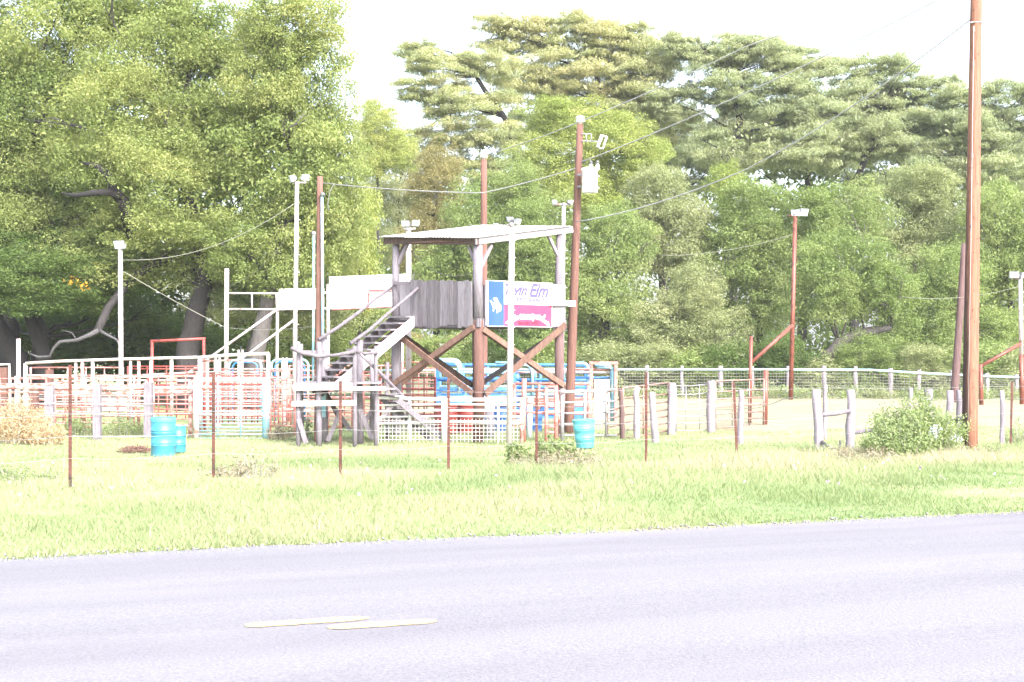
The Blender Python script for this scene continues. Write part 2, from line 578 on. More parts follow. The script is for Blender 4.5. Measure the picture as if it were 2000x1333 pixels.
# floor joists and deck
for (a, c_) in ((TF, TL), (TF, TR), (TL, TB), (TR, TB)):
    d = (c_ - a).normalized(); out = d.cross(Vector((0, 0, 1)))
    if out.dot((a + c_) / 2 - CEN) < 0: out = -out
    mb = MB(); mb.beam(a + out * .10 - d * .15 + Vector((0, 0, FLOOR - .20)), c_ + out * .10 + d * .15 + Vector((0, 0, FLOOR - .20)), .05, .22, out)
    part("floor_beam", mb, M["greywood"], tower)
nb = 14
for i in range(nb):
    a = TF + eR * (i + .5) * ((TR - TF).length / nb)
    mb = MB(); mb.beam(a + Vector((0, 0, FLOOR - .03)) + eL * .05, a + eL * ((TL - TF).length - .05) + Vector((0, 0, FLOOR - .03)), (TR - TF).length / nb - .012, .05, eR)
    part("floor_board", mb, M["treadwood"], tower)
# cladding: vertical planks on the left face (to the stair opening), sheets on the others
LW = (TL - TF).length; RW = (TR - TF).length
off = nL * 0.155
x = 0.0; k = 0
while x < LW * 0.715:
    w = rnd.uniform(.10, .17)
    z0 = 2.17 + rnd.uniform(-.05, .06); z1 = 3.31 + rnd.uniform(-.03, .03) + .04 * x
    a = TF + eL * (x + w / 2 + .06) + off + nL * rnd.uniform(0, .012)
    mb = MB(); mb.beam(a + Vector((rnd.uniform(-.01, .01), 0, z0)), a + Vector((rnd.uniform(-.01, .01), 0, z1)), w - rnd.uniform(.006, .02), .024, eL)
    part("plank", mb, M["plankwood"], tower)
    x += w
for (a, d, ln, outn) in ((TR, eL, LW, eR), (TL, eR, RW, eL)):
    ns = 3
    for i in range(ns):
        p = a + d * ((i + .5) * ln / ns) + outn * .115
        mb = MB(); mb.beam(p + Vector((0, 0, 2.36)), p + Vector((0, 0, 3.36 + .02 * i)), ln / ns - .01, .02, d)
        part("wall_sheet", mb, M["ply"], tower)
for i, (s0, s1) in enumerate(((0.06, 1.20), (1.21, 2.16), (2.17, RW + .06))):
    p = TF + eR * ((s0 + s1) / 2) + nR * .16
    mb = MB(); mb.beam(p + Vector((0, 0, 2.19)), p + Vector((0, 0, 3.34 - .01 * i)), (s1 - s0), .02, eR)
    part("wall_sheet", mb, M["ply"] if i else M["greywood"], tower)
mb = MB(); mb.beam(TF + nL * .12 + Vector((0, 0, 3.27)) + eL * .12, TL + nL * .12 + Vector((0, 0, 3.36)), .05, .09, nL); part("rail", mb, M["greywood"], tower)
mb = MB(); mb.beam(TF + nR * .115 + Vector((0, 0, 3.24)) + eR * .12, TR + nR * .115 + Vector((0, 0, 3.27)), .05, .09, nR); part("rail", mb, M["greywood"], tower)
# rusted latch inside the opening
p = TL + eR * .5 + eL * (-.03) + Vector((0, 0, 2.85))
# X bracing on the four sides under the floor
def brace(a, c_, za, zc, outn, o_, w, mat):
    mb = MB(); mb.beam(a + outn * o_ + Vector((0, 0, za)), c_ + outn * o_ + Vector((0, 0, zc)), .05, w, outn); part("cross_brace", mb, mat, tower)
brace(TF, TL, 2.16, .62, nL, .165, .15, M["bracewood"]); brace(TL + eL * -.12, TF, 2.06, .48, nL, .225, .15, M["bracewood"])
brace(TF, TR, 2.10, .62, nR, .165, .14, M["bracewood"]); brace(TR, TF, 2.24, .46, nR, .225, .17, M["bracewood"])
brace(TL, TB, 2.16, .55, eL, .165, .14, M["darkbeam"]); brace(TB, TL, 2.14, .45, eL, .225, .14, M["bracewood"])
brace(TR, TB, 2.14, .60, eR, .165, .14, M["greywood"]); brace(TB, TR, 2.12, .55, eR, .225, .14, M["bracewood"])
# roof: corrugated sheets on a timber frame, falling towards the stair side
rL = TL + eL * .34 - eR * .18; rF = TF - eL * .14 - eR * .20; rRr = TR - eL * .14 + eR * .42; rB = TB + eL * .20 + eR * .42
def rz(s, t):          # s along F->L, t along F->R
    return 4.40 + .21 * s + .52 * t
def rp(s, t):
    a = rF + (rL - rF) * s
    p = a + (rRr - rF) * t
    return Vector((p.x, p.y, rz(s, t)))
ns = 4
for i in range(ns):
    s0, s1 = i / ns - .012, (i + 1) / ns + .012
    t0 = -.02 + rnd.uniform(-.015, .01); t1 = 1.0 + rnd.uniform(-.05, .05)
    lift = .012 * (i % 2) + .004
    mb = MB(); n = 40
    rows = []
    for t in (t0, (t0 + t1) / 2, t1):
        row = []
        for kk in range(n + 1):
            s = s0 + (s1 - s0) * kk / n
            q = rp(s, t); q.z += lift + .011 * math.sin(kk / n * 2 * math.pi * 9) + rnd.uniform(-.003, .003)
            row.append(q)
        rows.append(row)
    top = rows; bot = [[q - Vector((0, 0, .006)) for q in r_] for r_ in rows]
    for A in (top, bot):
        b0 = len(mb.v)
        for r_ in A: mb.v.extend([tuple(q) for q in r_])
        for j in range(2):
            for kk in range(n):
                mb.f.append((b0 + j * (n + 1) + kk, b0 + j * (n + 1) + kk + 1, b0 + (j + 1) * (n + 1) + kk + 1, b0 + (j + 1) * (n + 1) + kk))
    part("roof_sheet", mb, M["tin"], tower)
for i, (s, t) in enumerate(((.42, .55), (.58, .8), (.75, .95))):      # loose boards weighing the tin down
    a = rp(s, t); c_ = rp(s + .12, t + .10)
    mb = MB(); mb.beam(a + Vector((0, 0, .04)), c_ + Vector((0, 0, .045)), .14, .03); part("roof_board", mb, M["boardwood"], tower)
def rbeam(s0, t0, s1, t1, w, h, mat, dz, name):
    a = rp(s0, t0); c_ = rp(s1, t1); mb = MB(); mb.beam(a + Vector((0, 0, dz)), c_ + Vector((0, 0, dz)), w, h); part(name, mb, mat, tower)
rbeam(0, 0.015, 1.0, 0.015, .05, .17, M["darkbeam"], -.105, "fascia")
rbeam(0.012, 0.0, 0.012, 1.0, .05, .16, M["boardwood"], -.10, "fascia")
rbeam(0.985, 0.03, 0.985, 1.0, .05, .15, M["greywood"], -.10, "fascia")
rbeam(0.02, 0.985, 0.97, 0.985, .05, .15, M["greywood"], -.10, "fascia")
for t in (.25, .5, .75): rbeam(0.03, t, 0.97, t, .05, .10, M["greywood"], -.07, "purlin")
# torn streak of bare wood on the eave beam
a = rp(.25, 0.003); c_ = rp(.72, 0.003)
mb = MB(); mb.tube([a + Vector((0, 0, -.10)), (a + c_) / 2 + Vector((0, 0, -.12)), c_ + Vector((0, 0, -.16))], [.015, .03, .012], 6); part("torn_wood", mb, M["bracewood"], tower, True)
# knee braces
for (p, d, ln, zt) in ((TF, eR, .45, 4.20), (TF, eL, .35, 4.22), (TR, -eR, .45, 4.66), (TL, -eL, .45, 4.40), (TL, eR, .35, 4.5)):
    mb = MB(); mb.beam(p + d * .06 + Vector((0, 0, zt - .55)), p + d * ln + Vector((0, 0, zt + (.06 if d == eR else 0))), .06, .09); part("knee_brace", mb, M["palewood"], tower)
# blue latch can and box inside the opening
p = TL + eR * 1.0 + eL * .07
mb = MB(); mb.beam(p + Vector((-.2, 0, 2.8)), p + Vector((-.2, 0, 2.95)), .07, .05); part("latch_box", mb, M["paleblue"], tower)
# timber arm sticking out at the right corner
a = TF + eR * (RW * .80) + nR * .20; c_ = TR + eR * .38 + nR * .18
mb = MB(); mb.beam(a + Vector((0, 0, 2.80)), TR + eR * .10 + nR * .19 + Vector((0, 0, 2.815)), .10, .13); part("arm_beam", mb, M["boardwood"], tower)
mb = MB(); mb.beam(TR + eR * .105 + nR * .19 + Vector((0, 0, 2.815)), c_ + Vector((0, 0, 2.82)), .12, .15); part("arm_beam", mb, M["white_clean"], tower)

# ------------------------------------------------------------------ sign on the right face
def sign_pt(u, v, d=0.0):
    """u in 0..1 across the sign, v in 0..1 upwards, d proud of the board"""
    s = 0.115 + u * (2.50 - .115)
    p = TF + eR * s + nR * (.172 + d)
    return Vector((p.x, p.y, 2.17 + v * 1.17))


SW, SH = 2.30, 1.17
sign = thing("ranch_sign", "blue, white and faded red painted ranch sign nailed to the booth", "sign", sign_pt(.5, 0))
def sign_rect(name, u0, v0, u1, v1, d0, d1, mat):
    mb = MB(); mb.prism([sign_pt(u0, v0, d0), sign_pt(u1, v0, d0), sign_pt(u1, v1, d0), sign_pt(u0, v1, d0)], nR * (d1 - d0)); return part(name, mb, mat, sign)
sign_rect("backing_board", 0, 0, 1, 1, 0, .018, M["signwhite"])
sign_rect("blue_field", .012, .012, .245, .985, .019, .022, M["signblue"])
redf = sign_rect("red_field", .247, .012, .992, .49, .019, .022, M["signred"])
whitef = sign_rect("white_field", .247, .492, .992, .985, .019, .022, M["signwhite"])
# bucking horse and rider, a white cut-out
HX = [(.27, .86), (.36, .97), (.52, .93), (.56, .80), (.60, .70), (.66, .60), (.74, .52), (.80, .38), (.80, .22), (.70, .08), (.66, .10), (.68, .24), (.62, .30), (.57, .02),
      (.48, -.04), (.50, .14), (.46, .27), (.38, .28), (.31, .08), (.26, .10), (.28, .30), (.22, .42), (.20, .56), (.08, .74), (.11, .78), (.26, .64), (.40, .66), (.36, .76)]
mb = MB()
mb.prism([sign_pt(.015 + hx * .24, .30 + hy * .34, .0235) for hx, hy in HX], nR * .004)
part("bronc_rider_emblem", mb, M["ink_white"], sign)


def text_mesh(s, size, shear=0.0, extrude=0.002, bold=0.0):
    cu = bpy.data.curves.new("lettering", 'FONT')
    cu.body = s; cu.size = size; cu.shear = shear; cu.extrude = extrude; cu.offset = bold
    cu.align_x = 'CENTER'
    ob = bpy.data.objects.new("lettering", cu)
    COL.objects.link(ob)
    dg = bpy.context.evaluated_depsgraph_get()
    me = bpy.data.meshes.new_from_object(ob.evaluated_get(dg))
    bpy.data.objects.remove(ob)
    bpy.data.curves.remove(cu)
    return me


def sign_text(s, u, v, size, mat, shear=0.0, rot=0.0, bold=0.0, sx=1.0, parent=None):
    me = text_mesh(s, size, shear, 0.002, bold)
    me.materials.clear(); me.materials.append(mat)
    ex = eR; ez = Vector((0, 0, 1)); en = nR
    org = sign_pt(u, v, .0255) - wloc(sign)
    ca, sa = math.cos(rot), math.sin(rot)
    for vv in me.vertices:
        x, y, z = vv.co.x * sx, vv.co.y, vv.co.z
        X, Y = x * ca - y * sa, x * sa + y * ca
        vv.co = org + ex * X + ez * Y + en * z
    o = bpy.data.objects.new("lettering", me)
    COL.objects.link(o); o.parent = sign
    return o


sign_text("Twin", .40, .70, .40, M["ink_purple"], shear=.45, bold=.018, sx=1.05)
sign_text("Elm", .765, .68, .48, M["ink_purple"], shear=.45, bold=.020)
sign_text("GUEST  RANCH", .62, .545, .16, M["ink_purple"], bold=.008, sx=1.25)
arc = "Teaching International Guests"
cu_, cv_, rad = .62, -.55, 1.08     # arc centre and radius in sign heights
n = len(arc)
for i, ch in enumerate(arc):
    if ch == " ": continue
    th = (0.5 - (i + .5) / n) * 1.36
    u = cu_ - math.sin(th) * rad * SH / SW * .92
    v = cv_ - .13 + math.cos(th) * rad * .80 + .03
    sign_text(ch, u, v, .15, M["ink_white"], rot=th * .9, bold=.010)
sign_text("the Cowboy Way\"", .63, .17, .16, M["ink_white"], bold=.010, sx=1.0)
sign_text("Since the 1930's", .62, .055, .12, M["ink_red"], bold=.004)

# ------------------------------------------------------------------ staircase and landing
down = Vector((-eR.x, -eR.y, 0))
stair_top = TL + eL * -.45
stairs = thing("wooden_staircase", "grey open-riser wooden stairs climbing to the booth", "stairs", (stair_top + down * 1.3) + Vector((0, 0, gz(*(stair_top + down * 1.3).xy))))
NS, RUN, RISE = 10, .262, .172
half = .40
for i in range(NS):
    p = stair_top + down * (.16 + (i + .5) * RUN) + Vector((0, 0, FLOOR - .0 - i * RISE - .02))
    mb = MB(); mb.beam(p + eL * half + Vector((0, 0, rnd.uniform(-.006, .006))), p - eL * half, .27, .042, down); part("tread", mb, M["treadwood"], stairs)
p_top = stair_top + down * .12; p_bot = stair_top + down * (.16 + NS * RUN + .05)
zt, zb = FLOOR - .10, FLOOR - NS * RISE - .16
for s in (-1, 1):
    q = eL * s * (half + .035)
    mb = MB(); mb.beam(p_top + q + Vector((0, 0, zt)), p_bot + q + Vector((0, 0, zb)), .045, .26, eL)
    part("stringer", mb, M["boardwood"] if s < 0 else M["greywood"], stairs)
    mb = MB(); mb.beam(p_top + q * .12 + Vector((0, 0, zt - .12)), p_bot + q * .12 + Vector((0, 0, zb - .12)), .05, .15, eL)
    if s > 0: part("stringer", mb, M["darkbeam"], stairs)
# handrails: rough poles
hr1 = [P(684, 672, 33.9), P(720, 646, 34.3), P(765, 607, 35.0), P(795, 582, 35.5), P(823, 557, 36.0)]
mb = MB(); mb.tube(hr1, [.05, .046, .042, .04, .035], 8, True, .08, rnd); part("handrail", mb, M["railwood"], stairs, True)
hr2 = [P(622, 664, 34.6), P(660, 640, 35.0), P(700, 611, 35.6), P(735, 583, 36.2), P(774, 556, 36.9)]
mb = MB(); mb.tube(hr2, [.05, .045, .045, .04, .036], 8, True, .08, rnd); part("handrail", mb, M["railwood"], stairs, True)
def rpost(x, ytop, D, r, mat, parent, name="post", lean=0.0, ybase=None, seg=9):
    base = G(x + lean, D, -.12)
    top = P(x, ytop, D)
    mid = (base + top) / 2 + Vector((rnd.uniform(-.02, .02), 0, 0))
    mb = MB(); mb.tube([base, base.lerp(mid, .5) + Vector((rnd.uniform(-.012, .012), 0, 0)), mid, top.lerp(mid, .5) + Vector((rnd.uniform(-.012, .012), 0, 0)), top], [r * 1.08, r * 1.02, r, r * .97, r * .9], seg, True, .07, rnd)
    return part(name, mb, mat, parent, True)
rpost(757, 708, 35.2, .055, M["greywood"], stairs, "support_post")
rpost(726, 700, 34.6, .06, M["greywood"], stairs, "support_post")

landing = thing("stair_landing", "low grey timber landing on round posts at the foot of the stairs", "platform", G(660, 34.0))
for (x, yt, D, r, mt) in ((583, 668, 33.4, .055, "greywood"), (623, 668, 33.5, .07, "greywood"), (634, 660, 34.9, .09, "plankwood"), (693, 676, 33.3, .055, "greywood"),
                          (734, 676, 33.4, .05, "greywood"), (703, 664, 34.2, .085, "greywood"), (588, 672, 34.8, .06, "greywood")):
    rpost(x, yt, D, r, M[mt], landing)
def lbeam(x0, y0, D0, x1, y1, D1, w, h, mat, name, parent):
    mb = MB(); mb.beam(P(x0, y0, D0), P(x1, y1, D1), w, h); return part(name, mb, M[mat], parent)
lbeam(572, 757, 33.28, 690, 755, 33.28, .05, .17, "boardwood", "skirt_board", landing)
lbeam(570, 789, 33.27, 696, 787, 33.27, .05, .13, "boardwood", "skirt_board", landing)
lbeam(684, 760, 33.22, 754, 759, 33.22, .05, .11, "boardwood", "skirt_board", landing)
for i in range(8):
    D = 33.4 + i * .18
    lbeam(578, 749.5 - i * .35, D, 745, 748.5 - i * .35, D, .165, .04, "treadwood", "deck_board", landing)
mb = MB(); mb.tube([P(568, 680, 33.25), P(590, 690, 33.25), P(622, 697, 33.3), P(655, 694, 33.25), P(694, 687, 33.2)], [.045, .05, .045, .04, .045], 8, True, .1, rnd); part("rail", mb, M["railwood"], landing, True)
mb = MB(); mb.tube([P(688, 685, 33.25), P(712, 691, 33.3), P(738, 689, 33.3)], [.045, .042, .04], 8, True, .1, rnd); part("rail", mb, M["railwood"], landing, True)
lbeam(588, 688, 34.7, 640, 689, 34.7, .05, .09, "greywood", "rail", landing)
for (x0, y0, x1, y1, D) in ((583, 818, 598, 866, 33.3), (703, 800, 727, 858, 33.7), (728, 800, 690, 860, 34.3), (667, 800, 640, 862, 34.2), (655, 800, 684, 840, 34.6), (630, 755, 672, 835, 34.9)):
    lbeam(x0, y0, D, x1, y1, D, .05, .11, "greywood" if x0 != 630 else "darkbeam", "strut", landing)
# lower flight going down behind the white gate
flight = thing("lower_stair_flight", "short grey wooden steps from the landing down behind the white gate", "stairs", G(790, 35.2))
d2 = Vector((.86, .51, 0)); w2 = Vector((-.51, .86, 0))
s0 = P(742, 755, 33.9); s0.z = 0
for i in range(7):
    p = s0 + d2 * (.1 + i * .23) + Vector((0, 0, .62 - i * .185))
    mb = MB(); mb.beam(p - w2 * .42, p + w2 * .42, .24, .042, d2); part("tread", mb, M["treadwood"], flight)
for s in (-.44, .44):
    mb = MB(); mb.beam(s0 + w2 * s + d2 * .28 + Vector((0, 0, .34)), s0 + w2 * s + d2 * 1.75 + Vector((0, 0, -.80)), .045, .15, w2); part("stringer", mb, M["greywood"], flight)
mb = MB(); mb.tube([P(703, 691, 33.25), P(735, 722, 33.6), P(790, 777, 34.6), P(800, 790, 34.8)], [.04, .045, .045, .04], 8, True, .08, rnd); part("handrail", mb, M["railwood"], flight, True)

# ------------------------------------------------------------------ pipe builders
def pipe(name, parent, pts, r, mat, seg=8, label=None):
    mb = MB(); mb.tube(pts, r, seg); return part(name, mb, M[mat] if isinstance(mat, str) else mat, parent, True, label)


def panel(label, x0, D0, x1, D1, tops, mat, nv=1, r=.022, posts=True, name="cattle_panel", group=None, bottom=None, sag=0.0, cat="panel", mat2=None, sheet=None):
    """pipe panel standing between two ground points; tops: rail heights over the ground"""
    a, c_ = G(x0, D0), G(x1, D1)
    t = thing(name, label, cat, (a + c_) / 2, group)
    for i, h in enumerate(tops):
        pa, pc = a + Vector((0, 0, h)), c_ + Vector((0, 0, h))
        mid = (pa + pc) / 2 - Vector((0, 0, sag * rnd.uniform(.3, 1)))
        pipe("rail", t, [pa, mid, pc] if sag else [pa, pc], r, mat2 if (mat2 and i % 2) else mat)
    if posts:
        for p in (a, c_):
            pipe("post", t, [p + Vector((0, 0, -.1)), p + Vector((0, 0, max(tops) + .01))], r * 1.5, mat)
    for k in range(nv):
        p = a.lerp(c_, (k + 1) / (nv + 1))
        pipe("upright", t, [p + Vector((0, 0, min(tops))), p + Vector((0, 0, max(tops)))], r * .9, mat)
    if sheet:
        p0, p1 = a.lerp(c_, sheet[0]), a.lerp(c_, sheet[1])
        mb = MB(); mb.beam((p0 + p1) / 2 + Vector((0, .04, sheet[2])), (p0 + p1) / 2 + Vector((0, .04, sheet[3])), (p1 - p0).length, .015, (c_ - a)); part("sheet", mb, M[sheet[4]], t)
    return t

# ------------------------------------------------------------------ left pens
f = thing("timber_post_fence", "square grey timber fence posts with a long pale pipe rail", "fence", G(190, 36.0))
for (x, yt, w) in ((97, 754, .22), (190, 750, .19), (290, 747, .21)):
    b_ = G(x, 36, -.15); t_ = P(x, yt, 36)
    mb = MB(); mb.beam(b_, t_, w, .17, (1, 0, 0)); part("post", mb, M["greywood"], f)
pipe("rail", f, [P(-60, 756, 36.2), P(200, 760, 36.2), P(420, 757, 36.2)], .055, "pinkwhite")
pipe("rail", f, [P(-60, 764, 36.25), P(200, 769, 36.25), P(372, 766, 36.25)], .03, "pinkwhite")
pipe("bottom_rail", f, [P(108, 872, 36.15), P(190, 869, 36.15), P(282, 866, 36.15)], .04, "salmon")
for y in (789, 808, 852): pipe("wire", f, [P(-40, y, 35.85), P(97, y - 1, 35.85), P(190, y + 1, 35.85), P(290, y, 35.85), P(378, y, 35.85)], .009, "wire", 5)
mb = MB(); mb.beam(G(68, 37.2, -.1), P(68, 762, 37.2), .19, .16, (1, 0, 0)); part("post", mb, M["brownwood"], f)
mb = MB(); mb.beam(G(97, 41, -.1), P(97, 722, 41), .2, .16, (1, 0, 0)); part("post", mb, M["brownwood"], f)
mb = MB(); mb.beam(G(8, 41, -.1), P(8, 718, 41), .2, .16, (1, 0, 0)); part("post", mb, M["brownwood"], f)

f = thing("pipe_corral_fence", "tall peach and white pipe corral rails on upright posts", "fence", G(220, 38.0))
pipe("rail", f, [P(50, 710, 38), P(120, 706, 38), P(240, 702, 38), P(395, 698, 38)], .04, "peach")
pipe("rail", f, [P(50, 734, 38.02), P(150, 735, 38.02)], .035, "peach")
pipe("rail", f, [P(-40, 751, 38.05), P(90, 751, 38.05), P(180, 742, 38.05), P(250, 737, 38.05), P(392, 735, 38.05)], .03, "pinkwhite")
pipe("rail", f, [P(150, 735, 38.4), P(240, 735, 38.4), P(392, 727, 38.4)], .028, "pinkwhite")
pipe("rail", f, [P(-40, 714, 38.0), P(18, 712, 38), P(19, 740, 38), P(19, 830, 38)], .035, "peach")
for (x, yt, r, mt) in ((50, 710, .06, "white"), (32, 735, .05, "white"), (148, 706, .04, "peach"), (161, 705, .05, "pinkwhite"), (181, 704, .05, "white"), (271, 701, .045, "pinkwhite"), (255, 703, .04, "white"),
                       (295, 700, .045, "peach"), (335, 701, .05, "peach"), (392, 698, .06, "white")):
    pipe("post", f, [G(x, 38.05, -.1), P(x, yt, 38.05)], r, mt)
f = solo("white_pipe_post", MB().tube([G(36, 40, -.1), P(36, 662, 40)], .06, 10), M["white"], G(36, 40), "bare white pipe post standing alone before the dark trunks", "post", smooth=True)

f = thing("red_pipe_portal", "plain red pipe goalpost frame rising over the pink panels", "frame", G(348, 41))
for x, yt in ((297, 667), (398, 662)): pipe("post", f, [G(x, 41, -.1), P(x, yt, 41)], .045, "red")
pipe("crossbar", f, [P(294, 667, 41), P(401, 662, 41)], .045, "red")

H7 = [.18, .42, .66, .90, .14 + 1.0, 1.38, 1.62]
H6 = [.22, .48, .74, 1.0, 1.26, 1.52]
panel("white pipe cattle panel with a solid white sheet left of the pen", 165, 39.2, 262, 39.2, H6, "pinkwhite", 2, mat2="white", sheet=(.05, .98, .55, 1.0, "white"))
panel("pink and white pipe cattle panel by the dry weeds", 20, 39.6, 158, 39.6, [.18, .36, .54, .72, .90, 1.1, 1.3, 1.5], "pinkwhite", 3, mat2="salmon")
panel("red barred cattle panel right behind the teal barrels", 292, 40.0, 380, 39.8, [.3, .44, .58, .72, .86, 1.0, 1.14, 1.28, 1.42, 1.56], "salmon", 4, mat2="red")
panel("salmon cattle panel seen through the pale blue gate", 384, 40.4, 520, 40.2, [.15, .32, .49, .66, .83, 1.0, 1.17, 1.34, 1.5, 1.66], "salmon", 5, mat2="pinkwhite")
panel("white and pink cattle panel between gate and landing posts", 524, 40.0, 640, 40.4, [.2, .36, .52, .68, .84, 1.0, 1.16, 1.32, 1.5, 1.7], "pinkwhite", 5, mat2="salmon")
panel("red cattle panel below the landing", 640, 38.6, 735, 38.4, [.15, .35, .55, .75, .95, 1.15, 1.35, 1.55, 1.7], "salmon", 3, mat2="pinkwhite")
panel("white cattle panel deep in the left pens", 60, 43, 240, 43, [.3, .6, .9, 1.2, 1.5, 1.75], "pinkwhite", 4, mat2="salmon")
panel("red cattle panel deep in the pens behind the goalpost", 250, 43.5, 400, 43.5, [.3, .6, .9, 1.2, 1.5, 1.70, 1.78], "red", 3)
panel("white cattle panel deep behind the pale blue gate", 405, 43.5, 560, 43.5, [.2, .4, .6, .8, 1.0, 1.2, 1.45, 1.7], "red", 4, mat2="pinkwhite")
panel("white rail panel deep behind the landing", 565, 43.5, 780, 43.8, [.2, .4, .6, .8, 1.0, 1.2, 1.5, 1.8], "salmon", 5, mat2="pinkwhite")
for i, (x, w) in enumerate(((425, .2), (470, .16), (556, .18))):
    lab = ("wide white slide-gate post with twin knobs", "white slide-gate post left of the blue hoops", "white slide-gate post near the landing")[(1, 0, 2)[i]]
    t = thing("gate_post", lab, "post", G(x, 41.6))
    mb = MB(); mb.beam(G(x, 41.6, -.1), P(x, 706 if i != 1 else 694, 41.6), w, .1, (1, 0, 0)); part("upright", mb, M["white"], t)
    for s in (-.06, .06):
        pipe("knob", t, [P(x, 706 if i != 1 else 694, 41.6) + Vector((s, 0, 0)), P(x, 699 if i != 1 else 684, 41.6) + Vector((s, 0, 0))], .035, "white")

panel("close-railed pink panel in front of the white sheet", 108, 37.4, 186, 37.4, [.2, .34, .48, .62, .76, .9, 1.04, 1.18, 1.32, 1.46], "salmon", 3, mat2="pinkwhite")
panel("close-railed pale panel behind the third timber post", 196, 37.6, 286, 37.5, [.5, .64, .78, .92, 1.06, 1.2, 1.34, 1.48], "pinkwhite", 4, mat2="white")
panel("slatted salmon panel beyond the dry weeds", -60, 38.6, 90, 38.6, [.3, .5, .7, .9, 1.1, 1.3, 1.5], "salmon", 4, mat2="pinkwhite")
panel("upright-barred red panel behind the barred gate", 400, 38.4, 515, 38.4, [.25, .8, 1.35, 1.62], "red", 9, mat2="salmon")
panel("upright-barred pink panel right of the barred gate", 528, 37.4, 576, 37.2, [.25, .7, 1.1, 1.5], "salmon", 5, mat2="pinkwhite")
panel("close-railed red panel under the booth's left legs", 742, 40.2, 850, 40.0, [.2, .36, .52, .68, .84, 1.0, 1.16, 1.32, 1.5], "red", 4, mat2="salmon")
# pale blue barred gate with its overhead frame
g = thing("blue_barred_gate", "pale blue gate of many thin bars in a white frame", "gate", G(452, 35.6))
D = 35.6
for x, mt, r in ((383, "white", .075), (519, "paleblue", .09)): pipe("post", g, [G(x, D, -.1), P(x, 741, D)], r, mt, 10)
pipe("top_rail", g, [P(380, 742, D - .02), P(523, 742, D - .02)], .055, "sheetblue")
pipe("middle_rail", g, [P(383, 810, D - .02), P(519, 810, D - .02)], .04, "white")
y = 756
while y < 862:
    if abs(y - 810) > 5: pipe("bar", g, [P(386, y, D), P(516, y, D)], .014, "paleblue" if y > 770 else "white", 6)
    y += 9.5 if y < 810 else 7.2
for x in (425, 470): pipe("upright", g, [P(x, 745, D - .05), P(x, 862, D - .05)], .016, "paleblue", 6)
g = thing("white_gate_frame", "slanting white and peach pipe frame over the barred gate", "frame", G(460, 35.9))
for x, yt in ((390, 699), (524, 691)): pipe("post", g, [G(x, 35.9, -.1), P(x, yt, 35.9)], .05, "white")
pipe("crossbar", g, [P(386, 699, 35.9), P(450, 694, 35.9), P(526, 691, 35.9)], .045, "peach")
pipe("crossbar", g, [P(386, 706, 36), P(450, 704, 36), P(524, 706, 36)], .03, "pinkwhite")
pipe("post", g, [G(405, 36.4, -.1), P(405, 702, 36.4)], .045, "peach")
panel("pale pink gate panel with round posts before the teal barrels", 298, 36.6, 372, 36.4, [.3, 1.2, 1.5], "pinkwhite", 1, r=.04, name="pink_gate", cat="gate")

# blue hoops over the left chutes
def hoop(t, x0, x1, ytop, D, mat, r=.035, ydrop=12, both=True):
    pts = [G(x0, D, 0)]
    n = 5
    if both:
        for k in range(n + 1):
            a = math.pi / 2 * k / n
            pts.append(P(x0 + ydrop * (1 - math.cos(a)), ytop + ydrop * (1 - math.sin(a)), D))
    else:
        pts.append(P(x0, ytop, D))
    for k in range(n + 1):
        a = math.pi / 2 * k / n
        pts.append(P(x1 - ydrop * (1 - math.sin(a)), ytop + ydrop * (1 - math.cos(a)), D))
    pts.append(G(x1, D, 0))
    return pipe("hoop", t, pts, r, mat)
for (x0, x1, yt, D, lab) in ((447, 510, 704, 44.6, "smaller pale blue hooped chute behind the barred gate"), (530, 602, 703, 44.4, "wider pale blue hooped chute left of the landing")):
    t = thing("hooped_chute", lab, "chute", G((x0 + x1) / 2, D), "hooped chutes in the left pens")
    hoop(t, x0, x1, yt, D, "paleblue", .04); hoop(t, x0 + 7, x1 - 7, yt + 4, D - .6, "blue", .03)
    for y in (722, 738, 756): pipe("rail", t, [P(x0, y, D - .1), P(x1, y, D - .1)], .03, "white")

# ------------------------------------------------------------------ raised white sign boards on pipes
f = thing("raised_sign_frame", "elevated white pipe frame carrying blank white boards", "sign frame", G(620, 46))
D = 46
pipe("post", f, [G(441, D, -.1), P(443, 525, D)], .075, "white", 10)
pipe("post", f, [G(641, D, -.1), P(641, 556, D)], .055, "white", 10)
pipe("post", f, [G(540, D + .1, -.1), P(542, 575, D + .1)], .05, "white", 10)
pipe("post", f, [G(785, D, -.1), P(785, 600, D)], .055, "white", 10)
for y in (573, 604): pipe("rail", f, [P(443, y, D), P(545, y + 1, D), P(800, y - 4, D)], .032, "white")
for x in (492, 540, 587, 720): pipe("upright", f, [P(x, 573, D), P(x, 604, D)], .03, "white" if x != 720 else "red")
pipe("rail", f, [P(720, 568, D - .08), P(774, 566, D - .08)], .022, "red"); pipe("rail", f, [P(650, 606, D - .08), P(774, 598, D - .08)], .022, "salmon")
def board(x0, ya, yb, x1, yc, yd, DD):
    mb = MB(); mb.prism([P(x0, ya, DD), P(x1, yc, DD), P(x1, yd, DD), P(x0, yb, DD)], (0, .03, 0)); return part("board", mb, M["white_clean"], f)
board(545, 565, 604, 633, 563, 603, D + .12); board(643, 541, 604, 802, 535, 598, D + .12)
for (x0, y0, x1, y1) in ((542, 604, 355, 738), (576, 624, 470, 703)): pipe("brace", f, [P(x0, y0, D - .2), P(x1, y1, D - 1.0)], .04, "white")

